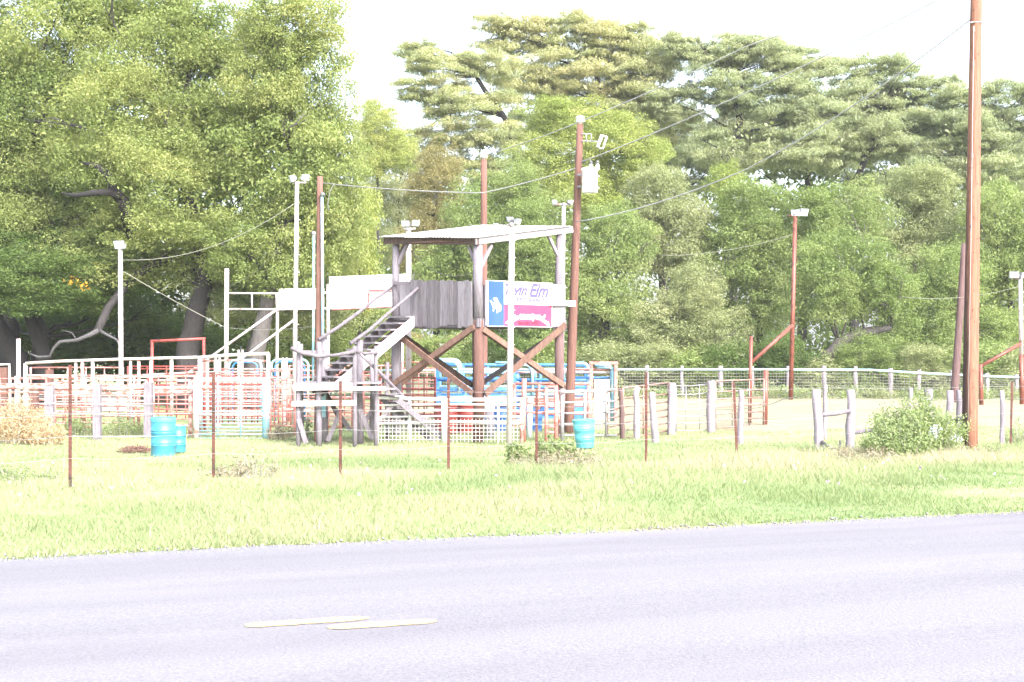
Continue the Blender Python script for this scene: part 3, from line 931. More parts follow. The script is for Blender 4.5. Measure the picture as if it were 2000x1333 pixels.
# ------------------------------------------------------------------ floodlight poles
def flood(t, p, w, facing, tilt=-.35, name="floodlight"):
    """tapered housing with a glass face, on a yoke; facing = horizontal angle"""
    fd = Vector((math.cos(facing), math.sin(facing), 0)); sd = Vector((-fd.y, fd.x, 0))
    f3 = (fd + Vector((0, 0, tilt))).normalized(); up = f3.cross(sd) * -1
    if up.z < 0: up = -up
    w = w * .8; h = w * .72; d = w * .62
    rings = []
    for (k, s) in ((-d * .5, .38), (-d * .15, .72), (d * .35, 1.0), (d * .5, 1.0)):
        rings.append([p + f3 * k + sd * (sx * w * .5 * s) + up * (sy * h * .5 * s) for sx, sy in ((1, 1), (-1, 1), (-1, -1), (1, -1))])
    mb = MB(); mb.quad_ring(rings)
    o = part(name, mb, M["lamphead"], t)
    gl = p + f3 * (d * .5 + .006)
    mb = MB(); mb.prism([gl + sd * (sx * w * .46) + up * (sy * h * .46) for sx, sy in ((1, 1), (-1, 1), (-1, -1), (1, -1))], f3 * .008)
    part("lens", mb, M["glass"], o)
    mb = MB(); mb.tube([p - sd * (w * .52), p - sd * (w * .52) - Vector((0, 0, h * .6)), p + sd * (w * .52) - Vector((0, 0, h * .6)), p + sd * (w * .52)], .012, 6)
    part("yoke", mb, M["galv"], o, True)
    return o


def lamp_pole(label, xb, xt, yt, D, r, mat, lamps, pegs=(), arm=None, mat_low=None):
    t = thing("floodlight_pole", label, "lamp pole", G(xb, D), "floodlight poles round the arena")
    top = P(xt, yt, D); b_ = G(xb, D, -.15)
    if mat_low:
        mid = b_.lerp(top, mat_low[1])
        pipe("pole", t, [mid, top], r * .95, mat, 12); pipe("pole_base", t, [b_, mid], r, mat_low[0], 12)
    else:
        pipe("pole", t, [b_, top], [r * 1.05, r * .9], mat, 12)
    mb = MB(); mb.lathe(top, [(r * 1.3, 0), (r * 1.3, .05), (r * .5, .09)], 12); part("cap", mb, M["galv"], t)
    if arm: pipe("crossarm", t, [P(xt + arm[0], yt + arm[2], D), P(xt + arm[1], yt + arm[2], D)], .03, arm[3])
    for (dx, dy, w, ang) in lamps: flood(t, P(xt + dx, yt + dy, D - .02), w, R(ang))
    for (y, s) in pegs:
        k = (y - yt) / max(1.0, (800 - yt)); xx = xt + (xb - xt) * k
        pipe("step_peg", t, [P(xx, y, D), P(xx + s, y, D)], .012, mat, 6)
    return t


pg = [(y, 7) for y in range(520, 700, 28)]
lamp_pole("short white floodlight pole with one lamp over the left pens", 237, 235, 484, 41, .075, "white", [(1, -7, .42, 250)], [(y, -6) for y in range(540, 700, 36)])
lamp_pole("tall white floodlight pole with two lamps beside the brown pole", 574, 580, 360, 40, .065, "white", [(-7, -11, .36, 200), (15, -14, .30, 300)], [(y, 8) for y in range(430, 730, 34)], (-8, 18, -3, "white"))
lamp_pole("white floodlight pole with two lamps behind the booth's left corner", 798, 798, 450, 40.5, .085, "white", [(-5, -14, .30, 260), (12, -15, .30, 300)], [], (-10, 14, -3, "white"))
lamp_pole("white floodlight pole crossing in front of the painted sign", 994, 1000, 442, 33.0, .075, "white", [(-2, -14, .22, 130), (9, -10, .24, 330)], [(y, 9) for y in range(470, 700, 34)], (-10, 10, -2, "white"))
lamp_pole("slim white floodlight pole with double crossarm behind the booth", 1096, 1101, 402, 41, .06, "white", [(-17, -7, .26, 180), (11, -7, .26, 20)], [(y, 9) for y in (490, 505, 535, 562, 590, 640, 668)], (-22, 16, -2, "white"))
lp = lamp_pole("rusty red floodlight pole with a slanting brace by the net fence", 1544, 1553, 420, 60, .10, "redbrown", [(2, -5, .50, 240), (14, -6, .55, 300)], [(y, 8) for y in range(480, 720, 30)], (-14, 6, 2, "redbrown"))
pipe("brace", lp, [P(1548, 636, 59.9), P(1468, 708, 59.0)], .09, "redbrown")
lp = lamp_pole("white and red floodlight pole at the right edge", 1996, 1993, 542, 55, .09, "white", [(-12, -6, .46, 250), (4, -5, .4, 300)], [(y, 7) for y in range(570, 690, 26)], (-14, 8, 2, "redbrown"), ("redbrown", .42))
pipe("brace", lp, [P(1993, 672, 54.9), P(1915, 716, 54.5)], .075, "redbrown"); pipe("brace_post", lp, [P(1915, 712, 54.5), G(1917, 54.5, -.1)], .09, "redbrown")

# ------------------------------------------------------------------ utility poles
def upole(name, label, xb, xt, yt, D, rb, rt, mat, yb=None):
    t = thing(name, label, "pole", G(xb, D))
    b_ = G(xb, D, -.3); top = P(xt, yt, D)
    n = 9
    pts = [b_.lerp(top, k / n) for k in range(n + 1)]
    mb = MB(); mb.tube(pts, [rb + (rt - rb) * k / n for k in range(n + 1)], 16, True, .02, rnd); part("shaft", mb, M[mat], t, True)
    return t, b_, top


def insulator(t, p, s=1.0):
    mb = MB(); mb.lathe(p, [(.05 * s, 0), (.05 * s, .05 * s), (.12 * s, .06 * s), (.12 * s, .11 * s), (.07 * s, .13 * s), (.12 * s, .15 * s), (.12 * s, .2 * s), (.04 * s, .24 * s)], 12)
    part("insulator", mb, M["white_clean"], t, True)


up1, b1, t1 = upole("utility_pole", "brown utility pole with blue conduits standing at the landing", 620, 625, 345, 35.2, .092, .075, "pole")
for (x0, x1, y0, y1, r) in ((631, 629, 770, 382, .035), (611, 613, 770, 460, .03)):
    pipe("conduit", up1, [P(x0, y0, 35.02), P(x1, y1, 35.02)], r, "paleblue", 10)
mb = MB(); mb.lathe(P(613, 460, 35.02), [(.03, 0), (.06, .03), (.05, .09), (.01, .11)], 10); part("weatherhead", mb, M["galv"], up1, True)
mb = MB(); mb.lathe(P(630, 385, 35.02), [(.035, 0), (.07, .03), (.06, .1), (.01, .13)], 10); part("weatherhead", mb, M["cable"], up1, True)
mb = MB(); mb.beam(P(629, 770, 34.85), P(629, 815, 34.85), .20, .12, (1, 0, 0)); part("meter_box", mb, M["paleblue"], up1)
mb = MB(); mb.beam(P(622, 822, 34.88), P(622, 866, 34.88), .21, .1, (1, 0, 0)); part("guard_board", mb, M["brownwood"], up1)

up2, b2, t2 = upole("utility_pole", "leaning brown utility pole carrying the white transformer", 1110, 1133, 243, 38.0, .142, .092, "pole")
insulator(up2, t2 + Vector((0, 0, .0)), 1.0)
for y in (262, 276): pipe("bracket", up2, [P(1135, y, 37.9), P(1155, y, 37.9)], .014, "galv", 6)
for x in (1145, 1155): pipe("bracket", up2, [P(x, 262, 37.9), P(x, 276, 37.9)], .014, "galv", 6)
co = thing("fuse_cutout", "tilted white fuse cutout on a bracket near the pole top", "fuse", P(1172, 280, 37.8))
pipe("insulator_body", co, [P(1176, 264, 37.8), P(1167, 288, 37.8)], .045, "white_clean", 10)
pipe("fuse_tube", co, [P(1185, 268, 37.8), P(1177, 292, 37.8)], .028, "white_clean", 8)
for (a, c_) in (((1174, 264), (1187, 268)), ((1166, 288), (1178, 292))): pipe("clamp", co, [P(*a, 37.8), P(*c_, 37.8)], .022, "galv", 6)
pipe("clamp", co, [P(1154, 276, 37.85), P(1171, 277, 37.85)], .014, "galv", 6)
tf = thing("transformer", "white cylindrical transformer can hung on the leaning pole", "transformer", P(1152, 377, 37.6))
c0 = P(1152, 377, 37.55); hh = 48 * 37.55 / FPX
mb = MB(); mb.lathe(c0, [(.20, 0), (.215, .02), (.215, hh - .06), (.235, hh - .055), (.235, hh - .015), (.19, hh + .01)], 24); part("tank", mb, M["white_clean"], tf, True)
for (dx, top) in ((2, 320), (15, 325)):
    q = P(1152 + dx, 330, 37.5); mb = MB(); mb.lathe(q, [(.045, -.05), (.06, .02), (.04, .05), (.06, .08), (.035, .13)], 10); o = part("bushing", mb, M["white_clean"], tf, True)
    mb = MB(); mb.lathe(q + Vector((0, 0, .131)), [(.045, 0), (.05, .06), (.02, .1)], 10); part("bushing_cap", mb, M["cable"], o, True)
for y in (342, 365): pipe("lug", tf, [P(1136, y, 37.7), P(1128, y, 37.85)], .03, "galv", 6)
for y in (345, 368): pipe("lug", tf, [P(1166, y, 37.5), P(1170, y, 37.5)], .03, "white_clean", 6)

up3, b3, t3 = upole("utility_pole", "brown utility pole rising behind the booth roof", 945, 945, 312, 47, .135, .105, "pole")
insulator(up3, t3, 1.1)
up4, b4, t4 = upole("utility_pole", "slanting bare brown pole beside the tall right-hand pole", 1862, 1884, 476, 57, .17, .13, "greypole")

# the tall pole at the right of the picture
m, nt, b = new_mat("tall_pole_wood")
g_ = noise(nt, 3.0, 8, 0.7, stretch=(16, 16, 0.55))
sp = noise(nt, 9.0, 4, 0.6, stretch=(3, 3, 1.2))
c = ramp(nt, g_, [(0.28, (0.075, 0.028, 0.019)), (0.60, (0.265, 0.125, 0.08)), (0.46, (0.20, 0.086, 0.056))])
c = mix(nt, c, (0.05, 0.02, 0.014), ramp(nt, sp, [(0.60, (0, 0, 0)), (0.68, (0.9, 0.9, 0.9))]))
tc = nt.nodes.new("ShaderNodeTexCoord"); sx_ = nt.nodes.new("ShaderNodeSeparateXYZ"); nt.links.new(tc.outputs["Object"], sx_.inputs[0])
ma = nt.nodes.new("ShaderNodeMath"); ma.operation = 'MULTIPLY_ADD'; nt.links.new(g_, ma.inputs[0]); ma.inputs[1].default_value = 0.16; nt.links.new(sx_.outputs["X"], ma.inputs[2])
c = mix(nt, (0.042, 0.02, 0.016), c, ramp(nt, ma.outputs[0], [(-0.0, (0, 0, 0)), (0.07, (1, 1, 1))]))   # ragged dark strip down one side
nt.links.new(c, b.inputs["Base Color"]); b.inputs["Roughness"].default_value = 0.85
bump(nt, b, g_, 0.6, 0.015)
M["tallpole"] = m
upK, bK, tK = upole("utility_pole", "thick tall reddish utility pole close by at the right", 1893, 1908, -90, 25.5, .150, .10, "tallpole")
pK = bK.lerp(tK, (45 - 885) / (-90 - 885))
mb = MB(); mb.tube([P(1884, 45, 25.4), P(1918, 43, 25.4)], .014, 8); part("through_bolt", mb, M["galv"], upK, True)
pipe("ground_wire", upK, [P(1890, 860, 25.34), P(1896, 500, 25.36), P(1902, 60, 25.39)], .006, "wire", 5)
for y in (52, 120, 300): 
    mb = MB(); mb.beam(P(1899 + (300 - y) * .012 - 0, y, 25.355), P(1899 + (300 - y) * .012, y + 9, 25.355), .03, .02); part("staple", mb, M["galv"], upK)

# ------------------------------------------------------------------ overhead lines
def line(label, pts, r=.010, mat="cable", sag=0.0, name="power_line", cat="wire"):
    pts = [Vector(p) for p in pts]
    out = []
    for i in range(len(pts) - 1):
        for k in range(12):
            t = k / 12
            q = pts[i].lerp(pts[i + 1], t)
            q.z -= sag * 4 * t * (1 - t) * (pts[i + 1] - pts[i]).length
            out.append(q)
    out.append(pts[-1])
    mb = MB(); mb.tube(out, r, 5)
    return solo(name, mb, M[mat], out[0], label, cat, "overhead lines and lamp wires", True)


line("twisted service cable from the conduit pole to the transformer pole", [P(630, 358, 35.2), P(944, 377, 36.8), P(1128, 328, 38)], .017, "cable", .012)
line("thin line joining the two insulator-topped poles and running up right", [P(945, 303, 47), P(1133, 238, 38), P(1460, 90, 32), P(2060, -130, 26)], .013, "wire", .006)
line("thin line from the transformer pole up to the tall pole", [P(1132, 318, 38), P(1620, 105, 29), P(1905, -40, 25.5)], .013, "wire", .008)
line("grey guy cable from booth height up to the tall right pole", [P(1125, 434, 37.8), P(1460, 330, 32), P(1906, 30, 25.5)], .014, "wire", .022)
line("upper lamp wire sagging from the short lamp pole to the tall one", [P(240, 508, 41), P(578, 396, 40)], .008, "rope", .085)
line("lower lamp wire sagging from the short lamp pole to the tall one", [P(240, 530, 41), P(440, 640, 42), P(622, 636, 35.4)], .008, "rope", .012)
line("third lamp wire rising to the tall white lamp pole", [P(440, 560, 46), P(578, 440, 40)], .007, "rope", .05)
line("pale rope drooping inside the booth opening", [P(802, 490, 37.2), P(928, 530, 36.0)], .010, "rope", .16, "rope", "rope")
line("thin cord strung under the booth roof", [P(800, 492, 37.2), P(930, 478, 35.2)], .007, "rope", .02, "rope", "rope")
line("slack wire leaving the red floodlight pole to the left", [P(1550, 458, 60), P(1290, 500, 64)], .012, "rope", .035)
line("slack wire leaving the right-edge floodlight pole", [P(1990, 560, 55), P(1760, 580, 58)], .011, "rope", .05)
line("short wire from the roof to the lamp on the booth", [P(915, 438, 40), P(985, 452, 36)], .010, "rope", .01)
line("black drip loop hanging at the conduit pole", [P(652, 360, 35.3), P(644, 375, 35.2), P(640, 400, 35.1), P(642, 412, 35.1)], .012, "cable", 0)

# ------------------------------------------------------------------ bucking chutes behind the booth
def chute(label, x0, x1, D, ytop, rails, hoopx=None, mat="blue", r=.045):
    t = thing("bucking_chute", label, "chute", G((x0 + x1) / 2, D), "bucking chutes behind the booth")
    for x in (x0, x1):
        mb = MB(); mb.beam(G(x, D, -.05), P(x, ytop, D), .13, .12, (1, 0, 0)); part("post", mb, M[mat], t)
    for (y, mt, rr_) in rails: pipe("rail", t, [P(x0, y, D - .02), P(x1, y + rnd.uniform(-1, 1), D - .02)], rr_, mt)
    if hoopx:
        for (hx0, hx1, yt, dd) in hoopx:
            pts = [P(hx0, yt, D + dd)]
            for k in range(6):
                a = math.pi / 2 * k / 5
                pts.append(P(hx1 - 14 * (1 - math.sin(a)), yt + 14 * (1 - math.cos(a)), D + dd))
            pts.append(P(hx1, yt + 60, D + dd))
            pipe("hoop", t, pts, .05, "paleblue")
    return t


rails1 = [(722, "sheetblue", .045), (741, "blue", .065), (755, "paleblue", .035), (763, "blue", .065), (777, "paleblue", .065), (790, "blue", .065), (806, "salmon", .05), (818, "blue", .065)]
rails2 = [(722, "sheetblue", .045), (728, "pinkwhite", .035), (742, "blue", .045), (757, "blue", .04), (771, "paleblue", .05), (783, "salmon", .045), (793, "red", .045), (806, "white", .04), (818, "blue", .065)]
chute("left blue bucking chute with curved top bar behind the leg braces", 855, 1003, 44, 712, rails1, [(830, 900, 703, .3), (842, 896, 707, -.1)])
chute("right blue bucking chute with curved top bar behind the sign pole", 1006, 1150, 44.1, 712, rails2, [(968, 1045, 709, .3), (985, 1040, 713, -.1)])
for (xx0, xx1, lab) in ((858, 1000, "rear blue side rails of the left chute"), (1010, 1146, "rear blue side rails of the right chute")):
    panel(lab, xx0, 45.4, xx1, 45.4, [.3, .55, .8, 1.05, 1.3, 1.55, 1.8], "blue", 2, r=.055, mat2="paleblue", name="chute_side", group="rear chute sides", sheet=(.02, .98, .02, .5, "blue"))
t = thing("blue_slide_gate", "pale sheet-metal slide gate in a tall red pipe frame", "gate", G(1180, 42.5))
for x in (1155, 1203):
    mb = MB(); mb.beam(G(x, 42.5, -.05), P(x, 708, 42.5), .10, .10, (1, 0, 0)); part("post", mb, M["salmon"], t)
mb = MB(); mb.beam(P(1151, 709, 42.48), P(1207, 709, 42.48), .1, .09); part("crossbar", mb, M["salmon"], t)
mb = MB(); mb.prism([P(1161, 742, 42.45), P(1190, 742, 42.45), P(1190, 822, 42.45), P(1161, 822, 42.45)], (0, .03, 0)); part("sheet", mb, M["sheetblue"], t)
for (xa, xb_, yt, dd) in ((1118, 1148, 710, .5), (1162, 1195, 714, .3), (1166, 1200, 718, .1)):
    pts = [P(xa, yt, 42.5 + dd)]
    for k in range(6):
        a = math.pi / 2 * k / 5
        pts.append(P(xb_ - 10 * (1 - math.sin(a)), yt + 10 * (1 - math.cos(a)), 42.5 + dd))
    pts.append(G(xb_, 42.5 + dd, 0))
    pipe("hoop", t, pts, .05, "paleblue")
for (y, mt) in ((722, "salmon"), (728, "white"), (738, "blue")): pipe("rail", t, [P(1120, y, 42.9), P(1195, y, 42.9)], .035, mt)
panel("red mesh-backed panel left of the blue chutes", 785, 45, 850, 45, [.3, .55, .8, 1.05, 1.3, 1.55, 1.7, 1.9], "salmon", 3)
panel("long red and orange rail panel in front of the chutes", 800, 41.5, 1000, 41.5, [.35, .62, .85], "salmon", 2, r=.04, mat2="greypole" if False else "rustpipe")
panel("red and pink rail panel behind the transformer pole", 1004, 41.0, 1150, 41.0, [.40, .66, .86, 1.08, 1.3], "salmon", 2, r=.04, mat2="peach")

# loose plastic barrels and a white post seen through the white gate
def drum(name, label, x, D, r, h, mat, tilt=0.0, bands=None, taper=0.0, group=None, open_top=False, lid=None):
    p = G(x, D)
    t = thing(name, label, "barrel", p, group)
    ax = Vector((math.sin(tilt), 0, math.cos(tilt)))
    r0 = r * (1 - taper)
    prof = [(r0 * .94, 0.0), (r0, .03)]
    for z in (.30, .36, .62, .68):
        rr_ = r0 + (r - r0) * z
        prof += [(rr_ - .002, h * (z - .015)), (rr_ + .012, h * z), (rr_ - .002, h * (z + .015))]
    prof += [(r, h * .95), (r * 1.02, h * .97), (r * 1.02, h), (r * .97, h)]
    if open_top:
        prof += [(r * .96, h * .9), (r0 * .95, h * .08)]
    else:
        prof += [(r * .95, h * .975)]
    mb = MB(); mb.lathe(p, prof, 28, ax); part("shell", mb, M[mat], t, True)
    if lid:
        mb = MB(); mb.lathe(p + ax * (h * lid[0]), [(r * 1.025, 0), (r * 1.035, .01), (r * 1.035, h * lid[1]), (r * 1.02, h * lid[1] + .01)], 28, ax, False); part("band", mb, M[lid[2]], t, True)
    return t


drum("plastic_barrel", "large teal plastic barrel with pale rim nearest the road", 319, 29.6, .262, .845, "teal", lid=(.90, .10, "teal_light"))
drum("plastic_barrel", "smaller teal barrel half hidden behind the larger one", 348, 31.2, .17, .60, "teal")
drum("plastic_barrel", "tilted tapering turquoise open barrel among the right weeds", 1143, 31.6, .262, .66, "teal_light", tilt=-.06, taper=.22, open_top=True)
drum("plastic_barrel", "left red plastic barrel behind the white mesh gate", 872, 38, .31, .80, "redplastic", group="barrels behind the white gate")
drum("plastic_barrel", "right red plastic barrel behind the white mesh gate", 913, 38.2, .28, .78, "redplastic", group="barrels behind the white gate")
drum("plastic_barrel", "blue plastic barrel beside the red ones behind the gate", 980, 38.4, .30, .70, "blueplastic", group="barrels behind the white gate")
drum("plastic_barrel", "lower blue plastic barrel near the salmon gate post", 1040, 38.6, .27, .62, "blueplastic", group="barrels behind the white gate")
drum("plastic_barrel", "dark blue barrel between the two red barrels", 892, 39.3, .26, .74, "blueplastic", group="barrels behind the white gate")
t = thing("capped_post", "stout white capped post behind the white mesh gate", "post", G(956, 36.5))
pipe("shaft", t, [G(956, 36.5, -.1), P(956, 800, 36.5)], .12, "greywood", 12)
mb = MB(); mb.lathe(P(956, 800, 36.5), [(.14, 0), (.15, .02), (.15, .24), (.13, .28), (.03, .30)], 14); part("cap", mb, M["white_clean"], t, True)

# ------------------------------------------------------------------ white mesh gate
D = 34.0
g = thing("white_mesh_gate", "long white pipe gate with wire mesh in front of the booth", "gate", G(880, D))
pipe("top_rail", g, [P(733, 777, D), P(870, 781, D), P(1022, 781, D)], .042, "white_clean")
for (x, r) in ((737, .045), (800, .03), (868, .075), (973, .03), (1019, .05)): pipe("upright", g, [P(x, 778, D), P(x, 868, D)], r, "white_clean" if x != 1019 else "pinkwhite")
for (y, r) in ((791, .022), (803, .022), (814, .022), (827, .03)): pipe("rail", g, [P(737, y + 1, D), P(868, y - 1 if y != 827 else y - 3, D), P(1019, y, D)], r, "white_clean")
pipe("bottom_rail", g, [P(737, 871, D), P(1019, 871, D)], .028, "pinkwhite")
mb = MB()
x = 737
while x <= 1019:
    mb.tube([P(x, 818, D + .03), P(x, 864, D + .03)], .005, 4); x += 7.4
for y in np.arange(822, 864, 7.4): mb.tube([P(737, y, D + .035), P(1019, y, D + .035)], .005, 4)
part("wire_mesh", mb, M["white_clean"], g)["kind"] = "stuff"
lbeam(768, 790, D + .1, 741, 822, D + .1, .04, .10, "boardwood", "brace", g)

# salmon gate posts right of it
g = thing("salmon_pipe_gate", "salmon red pipe gate with tall narrow frame beside the weeds", "gate", G(1055, 34.4))
D = 34.4
pipe("post", g, [G(1022, D, -.1), P(1024, 740, D)], .06, "salmon", 10)
for x, yt in ((1067, 757), (1086, 752)): pipe("post", g, [G(x, D, -.1), P(x, yt, D)], .055 if x > 1070 else .045, "salmon", 10)
for y in (756, 794, 805, 834, 845): pipe("rail", g, [P(1067, y, D), P(1087, y, D)], .035, "salmon" if y != 805 else "peach")
for y in (762, 776, 788, 806): pipe("rail", g, [P(1024, y, D + .1), P(1067, y + 1, D + .1)], .03, "salmon" if y != 776 else "peach")
pipe("chain_post", g, [G(1100, D + .2, -.1), P(1087, 770, D + .1)], .05, "pinkwhite", 8)
g = solo("blue_pipe_post", MB().tube([G(1033, 36, -.1), P(1036, 778, 36)], .075, 12), M["sheetblue"], G(1033, 36), "thick pale blue pipe post behind the salmon gate", "post", smooth=True)

# ------------------------------------------------------------------ grey pipe panels running right
g = thing("grey_pipe_gate", "grey galvanised pipe gate with rounded corner at the turquoise barrel", "gate", G(1140, 34.8))
ya = (765, 787, 808, 829, 851)
for i, y in enumerate(ya): pipe("rail", g, [P(1091, y, 34.5), P(1140, y - 1, 34.7), P(1204, y - 4 + i, 35.4)], .028, "galv")
pipe("upright", g, [P(1142, 765, 34.75), G(1142, 34.75, .1)], .045, "galv")
pts = [P(1096, 767, 34.4)] + [P(1172 + 11 * math.sin(a), 776 - 11 * math.cos(a), 35.0) for a in (0, .5, 1.0, 1.5)] + [G(1184, 35.1, .02)]
pipe("frame", g, pts, .03, "galv")
pipe("upright", g, [P(1098, 760, 34.5), G(1098, 34.5, -.1)], .05, "galv")
wp = [(1213, 760, 35.6, .06, "greypole", 3), (1243, 756, 35.8, .085, "palewood", 0), (1274, 766, 34.0, .085, "palewood", 6), (1313, 749, 37.5, .11, "palewood", -2), (1390, 744, 38.5, .12, "palewood", -2), (1447, 762, 33.4, .075, "palewood", -2)]
wl = ["thin dark crooked post joining the grey and rusty panels", "bleached round post in front of the rusty panel", "pale leaning fence post just right of the rusty t-post", "gnarled thick bleached post with flared foot", "stout straight bleached post holding the wire panel", "pale post behind the leaning rusty t-post"]
for (x, yt, D, r, mt, ln), lab in zip(wp, wl):
    base = G(x + ln, D, -.15); top = P(x, yt, D)
    mb = MB(); n = 7
    mb.tube([base.lerp(top, k / n) + Vector((rnd.uniform(-.02, .02), rnd.uniform(-.02, .02), 0)) for k in range(n + 1)], [r * (1.5 if (k == 0 and "flared" in lab) else 1.1 - .2 * k / n) for k in range(n + 1)], 9, True, .1, rnd)
    solo("wooden_post", mb, M[mt], G(x + ln, D), lab, "post", "wooden posts along the right panels", True)
def rpanel(label, x0, D0, x1, D1, ys0, ys1, mat, r=.02, vs=(), name="cattle_panel", sag=0):
    t = thing(name, label, "panel", G((x0 + x1) / 2, (D0 + D1) / 2))
    for y0, y1 in zip(ys0, ys1):
        pts = [P(x0, y0, D0), P((x0 + x1) / 2, (y0 + y1) / 2 + sag, (D0 + D1) / 2), P(x1, y1, D1)]
        pipe("rail", t, pts, r, mat, 6)
    for k in (0,) + tuple(vs) + (1,):
        x = x0 + (x1 - x0) * k; D = D0 + (D1 - D0) * k
        pipe("upright", t, [P(x, ys0[0] + (ys1[0] - ys0[0]) * k, D), P(x, ys0[-1] + (ys1[-1] - ys0[-1]) * k, D)], r * (1.5 if k in (0, 1) else .8), mat, 6)
    return t
rpanel("rusty pipe panel sloping up between grey gate and gnarled post", 1216, 36.0, 1306, 37.6, (758, 778, 795, 811, 826, 842, 858), (748, 770, 785, 800, 813, 826, 841), "rustpipe", .024, (.45,))
rpanel("thin sagging wire-rod panel between the two stout posts", 1320, 37.8, 1386, 38.6, (754, 771, 785, 800, 813, 826, 841), (750, 767, 783, 798, 811, 825, 839), "galv", .014, (.3, .7), sag=2)
rpanel("straight rusty pipe panel left of the red post", 1397, 39.0, 1492, 40.5, (745, 766, 780, 796, 809, 821, 836), (741, 761, 776, 790, 804, 816, 831), "rustpipe", .022, (.35, .7))
rpanel("shorter rusty extension panel by the turquoise barrel", 1186, 35.3, 1212, 35.7, (766, 786, 802, 818, 836, 853), (760, 780, 797, 813, 830, 848), "rustpipe", .02)
solo("rusty_pipe_post", MB().tube([G(1464, 41.5, -.1), P(1467, 657, 41.5)], .055, 10), M["redbrown"], G(1464, 41.5), "tall thin rusty pipe post meeting the slanting brace", "post", smooth=True)
solo("rusty_pipe_post", MB().tube([G(1494, 40.7, -.1), P(1496, 723, 40.7)], .075, 10), M["redbrown"], G(1494, 40.7), "short thick red-brown post ending the rusty panel", "post", smooth=True)

# ------------------------------------------------------------------ far net fence
nf = thing("net_wire_fence", "long woven wire fence with pale blue top pipe behind the arena", "fence", G(1600, 63))
FD = 63.0
topx = [(700, 724), (1200, 722), (1500, 722), (1700, 723), (1850, 732), (2000, 738), (2150, 743)]
def ftop(x): return float(np.interp(x, [a for a, _ in topx], [b_ for _, b_ in topx]))
M["toppipe"] = paint("pale_cyan_pipe", (0.27, 0.43, 0.50), (0.36, 0.48, 0.52), 0.3)
pipe("top_pipe", nf, [P(x, ftop(x), FD - .1) for x in (700, 860, 1050, 1200, 1350, 1500, 1600, 1700, 1800, 1900, 2000, 2150)], .05, "toppipe", 8)
for (x, dy) in ((800, -5), (1264, -8), (1332, -7), (1408, -7), (1470, -6), (1538, -7), (1610, -8), (1672, -7), (1738, -6), (1795, -6), (1860, -9), (1928, -6), (1985, -6), (2060, -6)):
    b_ = G(x, FD, -.15); tp = P(x + rnd.uniform(-1, 1), ftop(x) + dy, FD); r = rnd.uniform(.085, .12)
    mb = MB(); mb.tube([b_, b_.lerp(tp, .35) + Vector((rnd.uniform(-.03, .03), 0, 0)), b_.lerp(tp, .7) + Vector((rnd.uniform(-.03, .03), 0, 0)), tp], [r * 1.1, r, r, r * .85], 8, True, .08, rnd)
    part("post", mb, M["palewood"], nf, True)
mb = MB()
x = 700
while x < 2150:
    zt_ = P(x, ftop(x) + 2, FD - .12); zb_ = G(x, FD - .12, .05)
    mb.tube([zb_, zt_], .0055, 3, False); x += 5.2
for k in range(10):
    mb.tube([G(xx, FD - .125, .06).lerp(P(xx, ftop(xx) + 2, FD - .125), k / 9.0) for xx in (700, 1200, 1500, 1700, 1850, 2000, 2150)], .006, 3, False)
part("wire_net", mb, M["netwire"], nf)["kind"] = "stuff"

# ------------------------------------------------------------------ roadside t-post fence
tf_ = thing("barbed_wire_fence", "rusty steel t-post fence with thin wires along the roadside", "fence", G(876, 21.3))
tp = [(137, 18.4, 713, 0), (417, 19.45, 727, 0), (665, 20.4, 745, 0), (876, 21.3, 740, 2), (1048, 22.2, 758, -1), (1262, 23.3, 727, 0), (1437, 24.3, 747, 8), (1975, 28.0, 745, -4)]
wires_top = {}
for (x, D, yt, ln) in tp:
    b_ = G(x + (ln if abs(ln) > 3 else 0) * .5, D, -.25); top = P(x - (ln if abs(ln) > 3 else 0) * .5, yt, D)
    ax = (top - b_).normalized(); L_ = (top - b_).length
    mb = MB(); mb.beam(b_, top, .045, .007, (1, 0, 0)); mb.beam(b_ + Vector((0, .022, 0)), top + Vector((0, .022, 0)), .007, .036, (1, 0, 0))
    z = .35
    while z < L_ - .05:
        mb.beam(b_ + ax * z - Vector((0, .008, 0)), b_ + ax * (z + .02) - Vector((0, .008, 0)), .03, .012, (1, 0, 0)); z += .06
    part("t_post", mb, M["tpost"], tf_)
    mb = MB(); mb.beam(b_ + ax * .02 + Vector((0, .03, 0)), b_ + ax * .2 + Vector((0, .03, 0)), .10, .006, (1, 0, 0)); part("anchor_plate", mb, M["tpost"], tf_)
for h in (.42, .72, 1.02, 1.28):
    pts = []
    P0 = G(-150, 17.3, h)
    seq = [P0] + [G(x, D, h) + Vector((0, -.02, 0)) for (x, D, yt, ln) in tp[:7]] + [G(1600, 25.6, h), G(1975, 28, h), G(2200, 29.5, h)]
    for i in range(len(seq) - 1):
        for k in range(4):
            q = seq[i].lerp(seq[i + 1], k / 4); q.z -= .03 * math.sin(math.pi * k / 4) * (1 + h % .3); pts.append(q)
    pts.append(seq[-1])
    pipe("wire", tf_, pts, .0019, "wire", 4)

